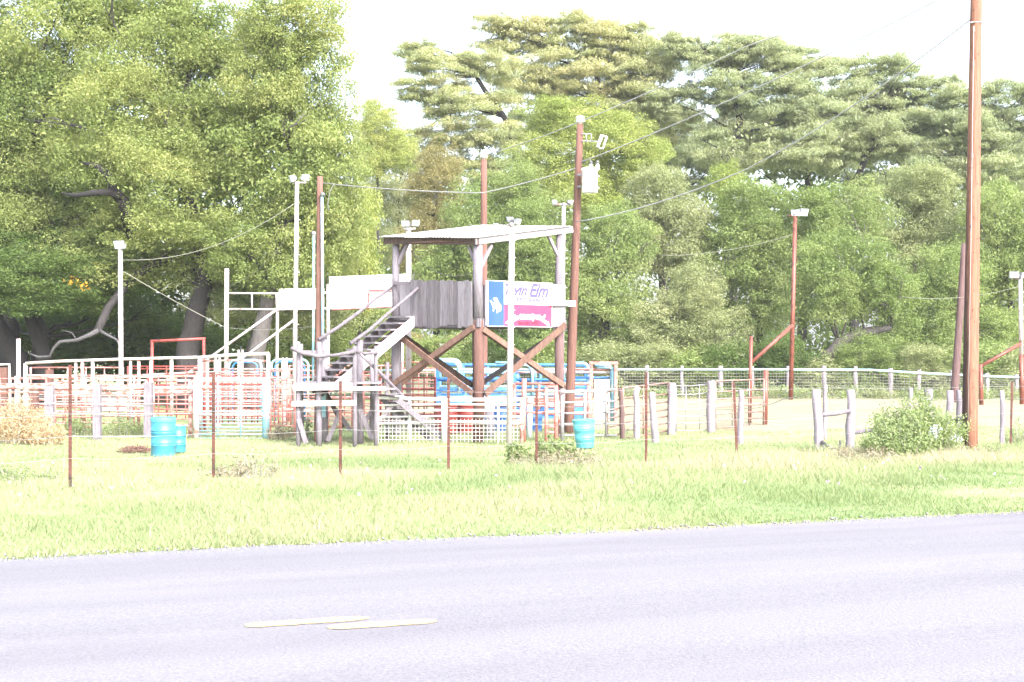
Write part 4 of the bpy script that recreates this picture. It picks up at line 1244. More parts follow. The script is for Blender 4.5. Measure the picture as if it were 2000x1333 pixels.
# ------------------------------------------------------------------ wooden H-brace and posts at the right
hb = thing("wooden_gate_brace", "bleached two-post wooden brace with split rails", "fence", G(1632, 26.5))
for (xt, xb_, yt, D, w) in ((1594, 1604, 761, 26.3, .165), (1662, 1660, 762, 27.0, .165)):
    b_ = G(xb_, D, -.2); top = P(xt, yt, D)
    mb = MB(); n = 6
    mb.tube([b_.lerp(top, k / n) + Vector((rnd.uniform(-.012, .012), 0, 0)) for k in range(n + 1)], [w * (.58 - .1 * k / n) for k in range(n + 1)], 9, True, .12, rnd); part("post", mb, M["palewood"], hb, True)
mb = MB(); mb.tube([P(1603, 811, 26.4), P(1630, 808, 26.6), P(1660, 803, 26.9)], [.045, .05, .04], 7, True, .12, rnd); part("rail", mb, M["railwood"], hb, True)
mb = MB(); mb.tube([P(1664, 846, 27.0), P(1690, 842, 27.3), P(1716, 837, 27.6)], [.045, .05, .045], 7, True, .12, rnd); part("rail", mb, M["railwood"], hb, True)
mb = MB(); mb.tube([P(1604, 862, 26.2), P(1622, 876, 26.1), P(1640, 878, 26.1), P(1641, 860, 26.1)], [.03, .03, .028, .02], 7, True, .1, rnd); part("fallen_branch", mb, M["deadwood"], hb, True)
mb = MB(); mb.tube([P(1690, 892, 25.8), P(1703, 870, 25.9), P(1712, 855, 26)], [.06, .05, .04], 7, True, .15, rnd); part("fallen_branch", mb, M["deadwood"], hb, True)
for (x, yt, D, r, lab, mt) in ((1780, 758, 33, .05, "thin pale post behind the big bush", "palewood"), (1815, 760, 31, .10, "broad grey flat-topped post behind the bush", "greywood"), (1855, 763, 28.5, .075, "bleached post left of the tall pole", "palewood"),
                          (1873, 762, 29, .06, "narrow grey post touching the tall pole", "greywood"), (1958, 763, 28.2, .05, "slender bleached post right of the tall pole", "palewood"), (1612, 752, 36, .06, "weathered post behind the wooden brace", "palewood")):
    b_ = G(x + rnd.uniform(-2, 2), D, -.2); top = P(x, yt, D); n = 6
    mb = MB(); mb.tube([b_.lerp(top, k / n) + Vector((rnd.uniform(-.012, .012), 0, 0)) for k in range(n + 1)], [r * (1.08 - .15 * k / n) for k in range(n + 1)], 9, True, .1, rnd)
    solo("wooden_post", mb, M[mt], G(x, D), lab, "post", "weathered posts on the right", True)
mb = MB(); mb.tube([P(1860, 824, 28.2), P(1872, 818, 28.0), P(1888, 815, 27.8)], .05, 7, True, .1, rnd); solo("split_rail", mb, M["railwood"], P(1860, 824, 28.2), "short grey split rail meeting the tall pole", "rail", smooth=True)
line("slack rusty wire from the wooden brace to the red post", [P(1592, 766, 26.3), P(1530, 780, 30), P(1480, 797, 34), P(1400, 800, 37)], .010, "rope", .004, "fence_wire", "wire")

# ------------------------------------------------------------------ foliage machinery
def leaves(rs, centers, radii, counts, size, aspect=.5, up=.5, outw=.5, droop=0.0, ctone=None, jit=.16, shell=.35):
    """leaf quads scattered through clumps -> (verts, faces, tone)"""
    N = int(counts.sum())
    idx = np.repeat(np.arange(len(centers)), counts)
    d = rs.normal(size=(N, 3)); d /= np.linalg.norm(d, axis=1)[:, None] + 1e-9
    rad = rs.uniform(0, 1, N) ** shell
    pos = centers[idx] + d * radii[idx] * rad[:, None]
    nrm = d * outw + rs.normal(size=(N, 3)) * .55 + np.array([0, 0, up])
    nrm /= np.linalg.norm(nrm, axis=1)[:, None] + 1e-9
    t = rs.normal(size=(N, 3)); t[:, 2] -= droop
    t -= nrm * (t * nrm).sum(1)[:, None]
    t /= np.linalg.norm(t, axis=1)[:, None] + 1e-9
    s = np.cross(nrm, t)
    L = size * rs.uniform(.6, 1.35, N)[:, None]
    W = L * aspect * rs.uniform(.7, 1.2, N)[:, None]
    v = np.empty((N, 4, 3))
    v[:, 0] = pos - t * L * .5
    v[:, 1] = pos + s * W * .5 + nrm * W * .08
    v[:, 2] = pos + t * L * .5 - np.array([0, 0, 1]) * L * .12
    v[:, 3] = pos - s * W * .5 + nrm * W * .08
    f = np.arange(N * 4).reshape(N, 4)
    base = ctone[idx] if ctone is not None else np.full(N, .5)
    tone = np.clip(base + rs.normal(0, jit, N), 0.01, .99)
    return v.reshape(-1, 3), f, np.repeat(tone, 4)


def leaf_object(name, v, f, tone, mat, loc, parent=None):
    me = bpy.data.meshes.new(name)
    np_mesh(me, v - np.array(loc), f, tone)
    me.materials.append(mat)
    o = bpy.data.objects.new(name, me)
    COL.objects.link(o)
    if parent: o.parent = parent
    else: o.location = loc
    return o


def bough_mesh(name, seed, rx, ry, rz_, dens, size, aspect, lobe, flat, fill, droop, outw, shell):
    """a lobed mass of leaves inside an ellipsoid, shared by many boughs"""
    rs = np.random.RandomState(seed)
    area = math.pi * rx * rz_
    n_leaf = area * dens
    nl = max(4, int(area / (lobe * lobe * .60)))
    dd = rs.normal(size=(nl, 3)); dd /= np.linalg.norm(dd, axis=1)[:, None]
    u = rs.uniform(.25, 1.0, nl) ** .45
    ax3 = np.array([rx, ry, rz_])
    lc = dd * ax3 * u[:, None] * .86
    rl = lobe * rs.uniform(.6, 1.35, nl)
    lt = np.clip(.5 + rs.normal(0, .13, nl), .1, .9)
    nk = 14
    d2_ = rs.normal(size=(nl * nk, 3)); d2_[:, 2] = np.abs(d2_[:, 2]) * 1.1 - .3
    d2_ /= np.linalg.norm(d2_, axis=1)[:, None]
    li = np.repeat(np.arange(nl), nk)
    pc = lc[li] + d2_ * (rl[li] * rs.uniform(.55, 1.05, nl * nk))[:, None] * np.array([1, 1, flat])
    r = rl[li] * .38 * rs.uniform(.6, 1.35, nl * nk)
    w = r ** 2; w = w / w.sum()
    v, f, tone = leaves(rs, pc, np.stack([r, r, r * max(flat, .5)], 1), np.maximum(4, (n_leaf * w)).astype(int), size, aspect, .55, outw, droop, np.clip(lt[li] + rs.normal(0, .05, nl * nk), .05, .95), .07, shell)
    nf_ = int(area * fill)
    fd = rs.normal(size=(nf_, 3)); fd /= np.linalg.norm(fd, axis=1)[:, None]
    fp = fd * ax3 * (rs.uniform(0.02, 1, nf_) ** .45)[:, None] * .86
    v2, f2, t2_ = leaves(rs, fp, np.full((nf_, 3), .12), np.full(nf_, 1), size * 1.6, .5, .4, .3, .2, np.full(nf_, .42), .1, .5)
    me = bpy.data.meshes.new(name)
    np_mesh(me, np.concatenate([v, v2]), np.concatenate([f, f2 + len(v)]), np.concatenate([tone, t2_]))
    me.materials.append(None)
    return me, (rx, ry, rz_)


BOUGH = {"big": [bough_mesh("leafy_bough", 900 + k, 3.6, 3.0, 2.9, 1500, .100, .5, 1.15, .72, 85, .25, .5, .30) for k in range(3)],
         "mid": [bough_mesh("leafy_bough", 910 + k, 2.4, 2.0, 2.2, 1550, .105, .5, .95, .72, 85, .25, .5, .30) for k in range(3)],
         "small": [bough_mesh("leafy_bough", 920 + k, 1.3, 1.15, 1.2, 1600, .10, .5, .7, .72, 90, .25, .5, .30) for k in range(2)],
         "cypress": [bough_mesh("feathery_bough", 930 + k, 3.0, 2.5, 1.55, 1500, .17, .24, .95, .34, 14, .9, .35, .42) for k in range(4)]}


def tree(name, label, xb, D, ells, mat, seed, trunk_r=.28, bark="bark", forks=3, tone0=.5, trunk_to=None, depth=.8, limbs=14, kind=None, thin=1.0, **_):
    """ells: (x, y, rx, ry[, dD]) ellipses of the crown in photo pixels at depth D; each becomes a leafy bough"""
    rr = random.Random(seed)
    base = G(xb, D)
    t = thing(name, label, "tree" if not name.endswith("shrub") else "shrub", base)
    k = D / FPX
    tips = []
    for n_, e in enumerate(ells):
        dD = e[4] if len(e) > 4 else 0.0
        c = P(e[0], e[1], D + dD)
        rx, rz_ = e[2] * k, e[3] * k
        cls = kind or ("big" if (rx + rz_) / 2 > 2.75 else "mid" if (rx + rz_) / 2 > 1.6 else "small")
        me, (bx, by, bz) = BOUGH[cls][rr.randrange(len(BOUGH[cls]))]
        o = bpy.data.objects.new("crown", me)
        COL.objects.link(o)
        o.parent = t
        o.location = c - base
        if o.location.z - rz_ * .9 < 0 and rz_ < 1.6: o.location.z = rz_ * .8
        sy = max(rx * depth, .8) / by
        o.scale = (rx / bx * rr.choice((-1, 1)), sy, rz_ / bz)
        o.rotation_euler = (rr.uniform(-.12, .12), rr.uniform(-.12, .12), rr.choice((0, math.pi)) + rr.uniform(-.5, .5))
        o.material_slots[0].link = 'OBJECT'
        o.material_slots[0].material = mat
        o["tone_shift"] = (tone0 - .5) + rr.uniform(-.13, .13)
        nt_ = max(2, int(limbs / len(ells)))
        for _k in range(nt_):
            a = rr.uniform(0, 2 * math.pi); q = rr.uniform(.3, .85)
            tips.append(Vector((c.x + math.cos(a) * rx * q, c.y + math.sin(a) * rx * depth * q, c.z + rr.uniform(-.3, .6) * rz_)))
    mb = MB()
    cen = sum((P(e[0], e[1], D) for e in ells), Vector((0, 0, 0))) / len(ells)
    if trunk_to is not None:
        pts = [base + Vector((0, 0, -.2))] + [P(x, y, D) for x, y in trunk_to]
    else:
        top = cen.copy(); top.x = base.x + (cen.x - base.x) * .6; top.y = base.y + (cen.y - base.y) * .6
        pts = [base + Vector((0, 0, -.2))]
        for q in (.33, .66, 1.0):
            pts.append(base.lerp(top, q) + Vector((rr.uniform(-.25, .25), rr.uniform(-.2, .2), 0)))
    fine = []
    for a_, b_ in zip(pts[:-1], pts[1:]):
        for q in (0, .34, .67):
            fine.append(a_.lerp(b_, q) + Vector((rr.uniform(-.3, .3), rr.uniform(-.3, .3), 0)) * trunk_r * (0 if q == 0 else .5))
    fine.append(pts[-1])
    n = len(fine)
    mb.tube(fine, [trunk_r * (1.35 if i == 0 else 1.0 - .6 * i / (n - 1)) * rr.uniform(.92, 1.08) for i in range(n)], 12, True, .10, rr)
    part("trunk", mb, M[bark], t, True)
    mb = MB()
    for c in tips:
        st = min(pts[1:], key=lambda q: (q - c).length + (2.0 if q.z > c.z else 0))
        mid = st.lerp(c, .5) + Vector((rr.uniform(-.4, .4), rr.uniform(-.4, .4), rr.uniform(-.1, .5)))
        q1 = st.lerp(mid, .5) + Vector((rr.uniform(-.2, .2), 0, rr.uniform(-.1, .2)))
        r0 = trunk_r * rr.uniform(.14, .30)
        mb.tube([st, q1, mid, c], [r0, r0 * .8, r0 * .5, r0 * .15], 7, True, .1, rr)
        for _k in range(forks):
            e_ = c + Vector((rr.uniform(-1, 1), rr.uniform(-1, 1), rr.uniform(-.2, .9)))
            s_ = mid.lerp(c, rr.uniform(.2, .9))
            mb.tube([s_, (s_ + e_) / 2 + Vector((0, 0, .1)), e_], [r0 * .25, r0 * .16, r0 * .06], 5, False)
    o = part("limbs", mb, M[bark], t, True)
    o["kind"] = "stuff"
    return t


LM = {}
LM["oak"] = leaf_mat("oak_leaf", [(0.12, 0.172, 0.056), (0.21, 0.265, 0.092), (0.30, 0.335, 0.13), (0.38, 0.37, 0.155)], .45)
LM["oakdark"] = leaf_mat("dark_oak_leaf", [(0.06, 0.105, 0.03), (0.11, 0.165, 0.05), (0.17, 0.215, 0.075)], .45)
LM["cypress"] = leaf_mat("cypress_spray", [(0.25, 0.295, 0.16), (0.34, 0.37, 0.20), (0.42, 0.42, 0.235), (0.48, 0.43, 0.25)], .45)
LM["cypressg"] = leaf_mat("green_cypress_spray", [(0.235, 0.285, 0.175), (0.33, 0.37, 0.225), (0.41, 0.42, 0.26)], .45)
LM["yellow"] = leaf_mat("yellow_green_leaf", [(0.19, 0.25, 0.07), (0.29, 0.345, 0.11), (0.39, 0.41, 0.15)], .45)
LM["mid"] = leaf_mat("mid_green_leaf", [(0.145, 0.21, 0.072), (0.235, 0.295, 0.11), (0.325, 0.365, 0.16)], .45)
LM["grey"] = leaf_mat("grey_green_leaf", [(0.19, 0.235, 0.115), (0.285, 0.315, 0.165), (0.37, 0.375, 0.215)], .45)
LM["olive"] = leaf_mat("olive_brown_leaf", [(0.19, 0.18, 0.08), (0.29, 0.26, 0.12), (0.37, 0.30, 0.16)], .45)
LM["weed"] = leaf_mat("weed_leaf", [(0.16, 0.22, 0.09), (0.25, 0.31, 0.14), (0.34, 0.38, 0.20)], .4)
LM["drygrass"] = leaf_mat("dry_weed_leaf", [(0.40, 0.28, 0.18), (0.52, 0.38, 0.24), (0.60, 0.47, 0.33)], .3)
LM["straw"] = leaf_mat("straw_leaf", [(0.17, 0.15, 0.105), (0.27, 0.23, 0.165), (0.36, 0.30, 0.235)], .3)
LM["orange"] = leaf_mat("orange_autumn_leaf", [(0.40, 0.16, 0.02), (0.50, 0.27, 0.03), (0.55, 0.36, 0.06)], .4)

# ------------------------------------------------------------------ trees, left wood
tree("oak_tree", "huge yellow-green oak filling the upper left corner", 20, 55, [(30, 60, 210, 170), (50, 250, 190, 150), (20, 430, 150, 120), (150, 390, 130, 110), (190, 20, 120, 110), (-30, 320, 120, 120)], LM["oak"], 101, .55, trunk_to=[(15, 640), (-10, 560), (10, 460), (30, 330)], limbs=18, tone0=.45)
tree("oak_tree", "broad oak with leaning dark trunk behind the red goalpost", 372, 52, [(300, 90, 200, 150, 2), (240, 250, 190, 140), (330, 400, 190, 130, -1), (430, 270, 150, 120), (250, 500, 150, 90, 1), (420, 90, 130, 120, 1)], LM["oak"], 102, .50, trunk_to=[(366, 690), (378, 640), (400, 560), (385, 450), (350, 330)], limbs=22, tone0=.52)
tree("oak_tree", "tall oak whose right edge stands against the white sky", 505, 50, [(570, 50, 125, 110), (600, 170, 95, 120), (560, 320, 150, 140), (520, 170, 100, 100), (625, 460, 112, 130), (500, 500, 120, 100), (640, 330, 90, 120)], LM["oak"], 103, .36, bark="palebark", trunk_to=[(500, 690), (512, 640), (530, 540), (550, 420), (565, 300)], limbs=20, tone0=.56)
tree("oak_tree", "pale twin-trunk oak low behind the sign boards", 480, 53, [(480, 590, 110, 70), (600, 600, 110, 75), (420, 520, 90, 70)], LM["grey"], 104, .25, bark="palebark", trunk_to=[(490, 680), (505, 620), (540, 560)], tone0=.5)
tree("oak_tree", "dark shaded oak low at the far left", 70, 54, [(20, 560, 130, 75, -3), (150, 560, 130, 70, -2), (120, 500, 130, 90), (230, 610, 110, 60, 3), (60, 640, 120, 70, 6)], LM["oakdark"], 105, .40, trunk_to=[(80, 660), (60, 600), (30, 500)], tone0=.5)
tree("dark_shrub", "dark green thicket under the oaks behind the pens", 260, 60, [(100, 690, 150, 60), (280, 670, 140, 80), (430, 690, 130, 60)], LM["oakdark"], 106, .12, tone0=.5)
tree("leafy_shrub", "mid green thicket behind the raised sign boards", 640, 60, [(600, 690, 110, 60), (700, 660, 90, 80), (690, 570, 70, 80)], LM["mid"], 107, .12, tone0=.6)
tree("young_tree", "bright yellow-green sapling edge left of the booth roof", 705, 54, [(700, 420, 45, 70), (715, 510, 42, 70), (690, 590, 50, 60)], LM["yellow"], 108, .10, size=.12, tone0=.6)
mb = MB(); rr = random.Random(4)
mb.tube([P(55, 690, 50), P(75, 698, 50), P(98, 697, 49.8), P(105, 680, 49.7), P(118, 668, 49.6), P(150, 665, 49.5), P(175, 655, 49.5), P(193, 645, 49.6)], [.02, .045, .05, .06, .06, .07, .085, .11], 8, True, .2, rr)
mb.tube([P(193, 645, 49.6), P(210, 655, 49.4), P(228, 664, 49.2), P(234, 678, 49.1)], [.06, .05, .035, .015], 8, True, .2, rr)
mb.tube([P(150, 665, 49.5), P(140, 650, 49.4), P(120, 645, 49.3)], [.03, .02, .006], 6, True, .1, rr)
dl = thing("dead_limb", "bare crooked bleached limb drooping over the left pens", "branch", P(193, 645, 49.6))
part("bare_branch", mb, M["deadwood"], dl, True)
mb = MB(); mb.tube([P(190, 648, 49.6), P(197, 632, 49.8), P(212, 600, 50.5), P(262, 540, 51.5), P(330, 500, 52)], [.14, .15, .14, .16, .2], 8, True, .12, rr)
part("bough", mb, M["bark"], dl, True)
OAK = {x["label"].split()[0]: x for x in bpy.data.objects if x.name.startswith("oak_tree") and x.parent is None}
for pts, rs_ in (([P(-60, 470, 53), P(-40, 560, 53), P(-4, 640, 53), P(34, 705, 53), G(58, 53, -.2)], [.2, .28, .36, .4, .5]), ([P(40, 480, 53), P(45, 560, 53), P(62, 630, 53), P(84, 690, 53), G(88, 53, -.2)], [.1, .18, .24, .3, .36])):
    mb = MB(); mb.tube(pts, rs_, 10, True, .1, rr); part("trunk", mb, M["darkbark"], OAK["dark"], True)
for pts, rs_ in (([P(262, 470, 52), P(240, 392, 50), P(222, 372, 50), P(212, 345, 49.8), P(190, 325, 49.8), P(160, 318, 50)], [.26, .22, .19, .16, .10, .04]), ([P(238, 388, 50), P(215, 376, 49.6), P(185, 377, 49.5), P(150, 382, 49.8), P(120, 378, 50.2)], [.15, .14, .12, .09, .03])):
    mb = MB(); mb.tube(pts, rs_, 9, True, .12, rr); part("limb", mb, M["darkbark"], OAK["broad"], True)
rs = np.random.RandomState(9)
v, f, tn = leaves(rs, np.array([P(140, 548, 49), P(160, 560, 49)]), np.array([[.3, .3, .16], [.3, .3, .18]]), np.array([26, 26]), .11, ctone=np.array([.6, .5]))
tag(leaf_object("autumn_sprig", v, f, tn, LM["orange"], np.array(P(150, 554, 49))), "small sprig of orange autumn leaves in the dark oak", "leaves")

# ------------------------------------------------------------------ trees, middle and right
tree("airy_tree", "airy pale green tree in the gap under the white sky", 745, 84, [(735, 240, 55, 50), (765, 300, 60, 50), (720, 310, 50, 60)], LM["yellow"], 120, .14, size=.13, clump=.6, tone0=.8, limbs=16)
tree("hazy_tree", "pale hazy grey-green tree left of the middle pole", 770, 90, [(780, 360, 80, 90), (760, 450, 90, 90), (800, 290, 60, 50)], LM["grey"], 121, .2, size=.18, clump=.8, tone0=.75)
cy = dict(kind="cypress", depth=.8, limbs=30, bark="darkbark")
tree("cypress_tree", "leftmost tall cypress with layered boughs reaching into the sky", 1010, 90, [(815, 100, 55, 28), (860, 125, 90, 40), (840, 175, 85, 36), (910, 205, 110, 50), (955, 130, 70, 45), (890, 265, 90, 42), (965, 285, 90, 50), (920, 335, 90, 38)], LM["cypress"], 130, .34, tone0=.46, trunk_to=[(1020, 400), (1005, 280), (985, 230), (930, 150)], **cy)
tree("cypress_tree", "highest cypress with yellowing crown over the booth", 1180, 95, [(965, 52, 60, 30), (1010, 75, 95, 50), (1090, 65, 95, 44), (1080, 130, 110, 44), (1180, 90, 110, 50), (1160, 160, 120, 55), (1270, 105, 80, 55), (1260, 170, 90, 60), (1040, 175, 90, 50), (1150, 220, 110, 50), (1290, 240, 80, 60), (1220, 75, 80, 40)], LM["cypress"], 131, .36, tone0=.60, trunk_to=[(1185, 260), (1175, 200), (1165, 140)], **cy)
tree("cypress_tree", "wide grey-green cypress right of the transformer pole", 1440, 92, [(1330, 95, 60, 34), (1400, 110, 90, 42), (1490, 115, 95, 44), (1390, 180, 100, 46), (1500, 190, 110, 52), (1580, 140, 70, 40), (1320, 200, 70, 44), (1590, 220, 90, 50), (1460, 280, 120, 55), (1570, 290, 100, 55), (1440, 95, 80, 34), (1540, 110, 70, 36)], LM["cypressg"], 132, .36, tone0=.55, trunk_to=[(1415, 330), (1445, 260), (1440, 200), (1430, 150)], **cy)
tree("cypress_tree", "drooping cypress between the red lamp pole and tall pole", 1680, 94, [(1660, 135, 75, 36), (1740, 150, 90, 40), (1660, 200, 95, 48), (1760, 215, 95, 48), (1700, 280, 110, 52), (1830, 180, 70, 40), (1640, 300, 80, 50), (1830, 250, 80, 46)], LM["cypressg"], 133, .34, tone0=.5, trunk_to=[(1650, 400), (1690, 310), (1720, 220)], **cy)
tree("cypress_tree", "rightmost cypress passing behind the tall pole", 1900, 92, [(1890, 200, 80, 42), (1970, 195, 80, 42), (1880, 270, 100, 50), (1980, 270, 80, 50), (1930, 340, 110, 52), (1840, 330, 80, 44), (2040, 230, 90, 60)], LM["cypressg"], 134, .34, tone0=.46, trunk_to=[(1905, 420), (1900, 330), (1930, 250)], **cy)
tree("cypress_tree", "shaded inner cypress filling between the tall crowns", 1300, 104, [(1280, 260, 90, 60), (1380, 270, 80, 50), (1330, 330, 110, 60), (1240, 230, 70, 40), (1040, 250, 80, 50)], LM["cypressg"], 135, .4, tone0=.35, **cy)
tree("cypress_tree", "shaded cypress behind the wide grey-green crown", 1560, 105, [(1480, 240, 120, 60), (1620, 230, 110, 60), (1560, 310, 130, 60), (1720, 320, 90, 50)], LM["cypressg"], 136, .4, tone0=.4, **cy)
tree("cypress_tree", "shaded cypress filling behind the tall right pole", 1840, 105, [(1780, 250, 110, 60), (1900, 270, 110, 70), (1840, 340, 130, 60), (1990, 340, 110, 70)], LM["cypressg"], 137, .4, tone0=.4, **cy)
tree("broadleaf_tree", "rounded bright yellow-green tree behind the pole insulators", 1150, 80, [(1110, 235, 80, 55), (1170, 270, 90, 70), (1100, 320, 90, 75), (1220, 330, 75, 65), (1150, 390, 110, 70), (1270, 300, 40, 40)], LM["yellow"], 140, .3, size=.135, clump=.75, tone0=.55)
tree("broadleaf_tree", "olive brown tinged tree behind the booth's left corner", 850, 76, [(850, 350, 65, 70), (860, 440, 70, 80), (820, 500, 60, 70)], LM["olive"], 141, .22, size=.13, tone0=.5)
tree("broadleaf_tree", "dense green tree seen through the booth opening", 900, 72, [(930, 460, 80, 110), (880, 560, 90, 110), (960, 600, 90, 110), (1010, 380, 70, 70)], LM["mid"], 142, .25, size=.125, tone0=.45)
tree("broadleaf_tree", "dark leafy tree behind the painted sign", 1060, 70, [(1060, 450, 80, 80), (1050, 540, 90, 90), (1080, 630, 90, 90)], LM["mid"], 143, .25, size=.125, tone0=.36)
tree("broadleaf_tree", "leafy green tree just right of the transformer pole", 1190, 70, [(1200, 470, 85, 90), (1180, 570, 90, 90), (1200, 660, 95, 75)], LM["mid"], 144, .25, size=.125, tone0=.58)
tree("broadleaf_tree", "grey twiggy tree right of the leafy green one", 1300, 75, [(1290, 390, 75, 80), (1320, 470, 85, 90), (1260, 480, 60, 70)], LM["grey"], 145, .2, size=.125, tone0=.6, bark="palebark", limbs=34)
tree("broadleaf_tree", "small bright green tree top above the thicket", 1430, 82, [(1425, 350, 40, 38), (1430, 400, 50, 50)], LM["yellow"], 146, .2, size=.13, tone0=.45)
tree("broadleaf_tree", "pale-leaved tree left of the red lamp pole", 1340, 68, [(1350, 580, 75, 70), (1310, 650, 90, 70), (1400, 660, 80, 70)], LM["grey"], 147, .18, size=.14, tone0=.5)
tree("broadleaf_tree", "mid green tree behind the red lamp pole", 1480, 74, [(1480, 420, 95, 75), (1440, 500, 95, 85), (1530, 520, 90, 90), (1450, 610, 90, 80)], LM["mid"], 148, .25, size=.13, tone0=.55)
tree("broadleaf_tree", "rounded tree with thick leaning grey trunk right of centre", 1590, 67, [(1640, 420, 95, 85, 5), (1650, 520, 105, 85), (1600, 590, 90, 70), (1720, 580, 90, 80)], LM["mid"], 149, .42, size=.125, tone0=.5, trunk_to=[(1600, 715), (1640, 670), (1690, 650), (1740, 640)], bark="palebark")
tree("broadleaf_tree", "tall pale green tree left of the slanting pole", 1780, 76, [(1790, 370, 85, 60), (1730, 430, 90, 80), (1820, 460, 90, 90), (1780, 540, 100, 80)], LM["grey"], 150, .25, size=.13, tone0=.52)
tree("broadleaf_tree", "green tree behind the slanting brown pole", 1850, 70, [(1850, 560, 90, 90), (1800, 650, 100, 75), (1900, 660, 90, 75)], LM["mid"], 151, .25, size=.125, tone0=.5)
tree("broadleaf_tree", "leafy tree at the far right edge", 1970, 72, [(1950, 420, 80, 80), (1990, 500, 90, 90), (1950, 590, 90, 90), (2010, 670, 100, 80)], LM["mid"], 152, .25, size=.125, tone0=.56)
sh = [(770, 690, 70, 60, "olive"), (860, 700, 80, 55, "mid"), (970, 700, 80, 55, "oakdark"), (1060, 705, 70, 50, "mid"), (1170, 720, 80, 45, "grey"), (1260, 715, 80, 50, "grey"), (1350, 720, 80, 45, "mid"),
      (1430, 715, 70, 50, "oakdark"), (1520, 700, 70, 60, "oakdark"), (1700, 705, 80, 55, "mid"), (1790, 715, 80, 50, "grey"), (1880, 720, 80, 45, "mid"), (1970, 725, 80, 45, "grey"), (1600, 730, 60, 40, "grey")]
sl = ["olive shrub behind the booth's left legs", "green shrub behind the left blue chute", "dark shrub behind the middle of the chutes", "green shrub right behind the sign pole base", "grey-green shrub behind the red slide gate",
      "grey-green shrub behind the gnarled post", "green shrub behind the net fence near the stout post", "dark shrub left of the thin rusty post", "dark shrub behind the red lamp pole foot", "green shrub right of the leaning trunk",
      "grey-green shrub above the big bush", "green shrub left of the tall pole foot", "grey-green shrub at the right frame edge", "pale shrub under the leaning trunk"]
for i, ((x, y, rx, ry, mt), lab) in enumerate(zip(sh, sl)):
    tree("fence_shrub", lab, x, 66, [(x, y, rx, ry), (x + 15, y + 28, rx, 30)], LM[mt], 200 + i, .06, size=.13, lobe=.9, clump=.5, tone0=.5, limbs=8)

# ------------------------------------------------------------------ the mass of the wood behind, read as one
def far_wood(name, label, pts, D0, D1, n, size, mat, seed, clump=1.3):
    rs = np.random.RandomState(seed)
    xs_ = rs.uniform(pts[0][0], pts[-1][0], n)
    top = np.interp(xs_, [p[0] for p in pts], [p[1] for p in pts])
    ys_ = top + (735 - top) * rs.uniform(0, 1, n)
    Ds = rs.uniform(D0, D1, n)
    c = np.stack([(xs_ - 1000) * Ds / FPX, Ds, CH - (ys_ - HY) * Ds / FPX], 1)
    c[:, 2] = np.maximum(c[:, 2], -.2)
    r = clump * rs.uniform(.7, 1.4, n)
    v, f, tn = leaves(rs, c, np.stack([r, r, r * .7], 1), np.full(n, 48), size, .6, .5, .5, .2, rs.uniform(.15, .75, n), .12, .4)
    o = leaf_object(name, v, f, tn, mat, np.array([0., D0, 0.]))
    o["kind"] = "stuff"; o["label"] = label; o["category"] = "wood"


far_wood("far_wood", "dim mass of more distant trees between the right-hand crowns", [(690, 420), (760, 470), (840, 360), (1000, 330), (1300, 290), (1650, 330), (2120, 340)], 103, 112, 1500, .42, LM["mid"], 71)
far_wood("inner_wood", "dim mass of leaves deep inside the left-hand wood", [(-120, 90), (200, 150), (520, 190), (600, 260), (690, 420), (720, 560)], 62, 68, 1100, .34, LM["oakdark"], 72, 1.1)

# ------------------------------------------------------------------ weeds and shrubs on the verge
def weed(name, label, x, D, w, h, mat, seed, n=900, size=.06, stems=14, cat="weed", aspect=.4, spread=.6, stem_mat="rope", flat=1.0, tone0=.5):
    rs = np.random.RandomState(seed); rr = random.Random(seed)
    b_ = G(x, D)
    t = thing(name, label, cat, b_)
    mb = MB(); cs, rad, cnt = [], [], []
    for k in range(stems):
        a = rr.uniform(0, 2 * math.pi); q = rr.uniform(0, 1) ** .6
        root = b_ + Vector((math.cos(a) * w * .3 * q, math.sin(a) * w * .3 * q, 0)); root.z = gz(root.x, root.y) - .02
        tip = b_ + Vector((math.cos(a) * w * .5 * q, math.sin(a) * w * .5 * q * .8, h * rr.uniform(.55, 1.0) * (1.05 - .45 * q)))
        mid = root.lerp(tip, .5) + Vector((rr.uniform(-.05, .05), rr.uniform(-.05, .05), .04 * h))
        mb.tube([root, mid, tip], [.009, .007, .004], 4, False)
        for s in (.35, .55, .75, .95):
            c = root.lerp(tip, s) + Vector((rr.uniform(-.05, .05), rr.uniform(-.05, .05), 0))
            cs.append(c); rr_ = w * .16 * rr.uniform(.6, 1.2) * (1.15 - .5 * s); rad.append((rr_, rr_, rr_ * flat)); cnt.append(max(4, int(n / (stems * 4) * rr.uniform(.6, 1.4))))
    part("stems", mb, M[stem_mat], t)
    v, f, tone = leaves(rs, np.array(cs), np.array(rad), np.array(cnt), size, aspect, .5, .4, .1, np.clip(tone0 + rs.normal(0, .15, len(cs)), .05, .95), .15, .5)
    v[:, 2] = np.maximum(v[:, 2], gz_np(v[:, 0], v[:, 1]) + .005)
    leaf_object("foliage", v, f, tone, mat, wloc(t), t)
    return t


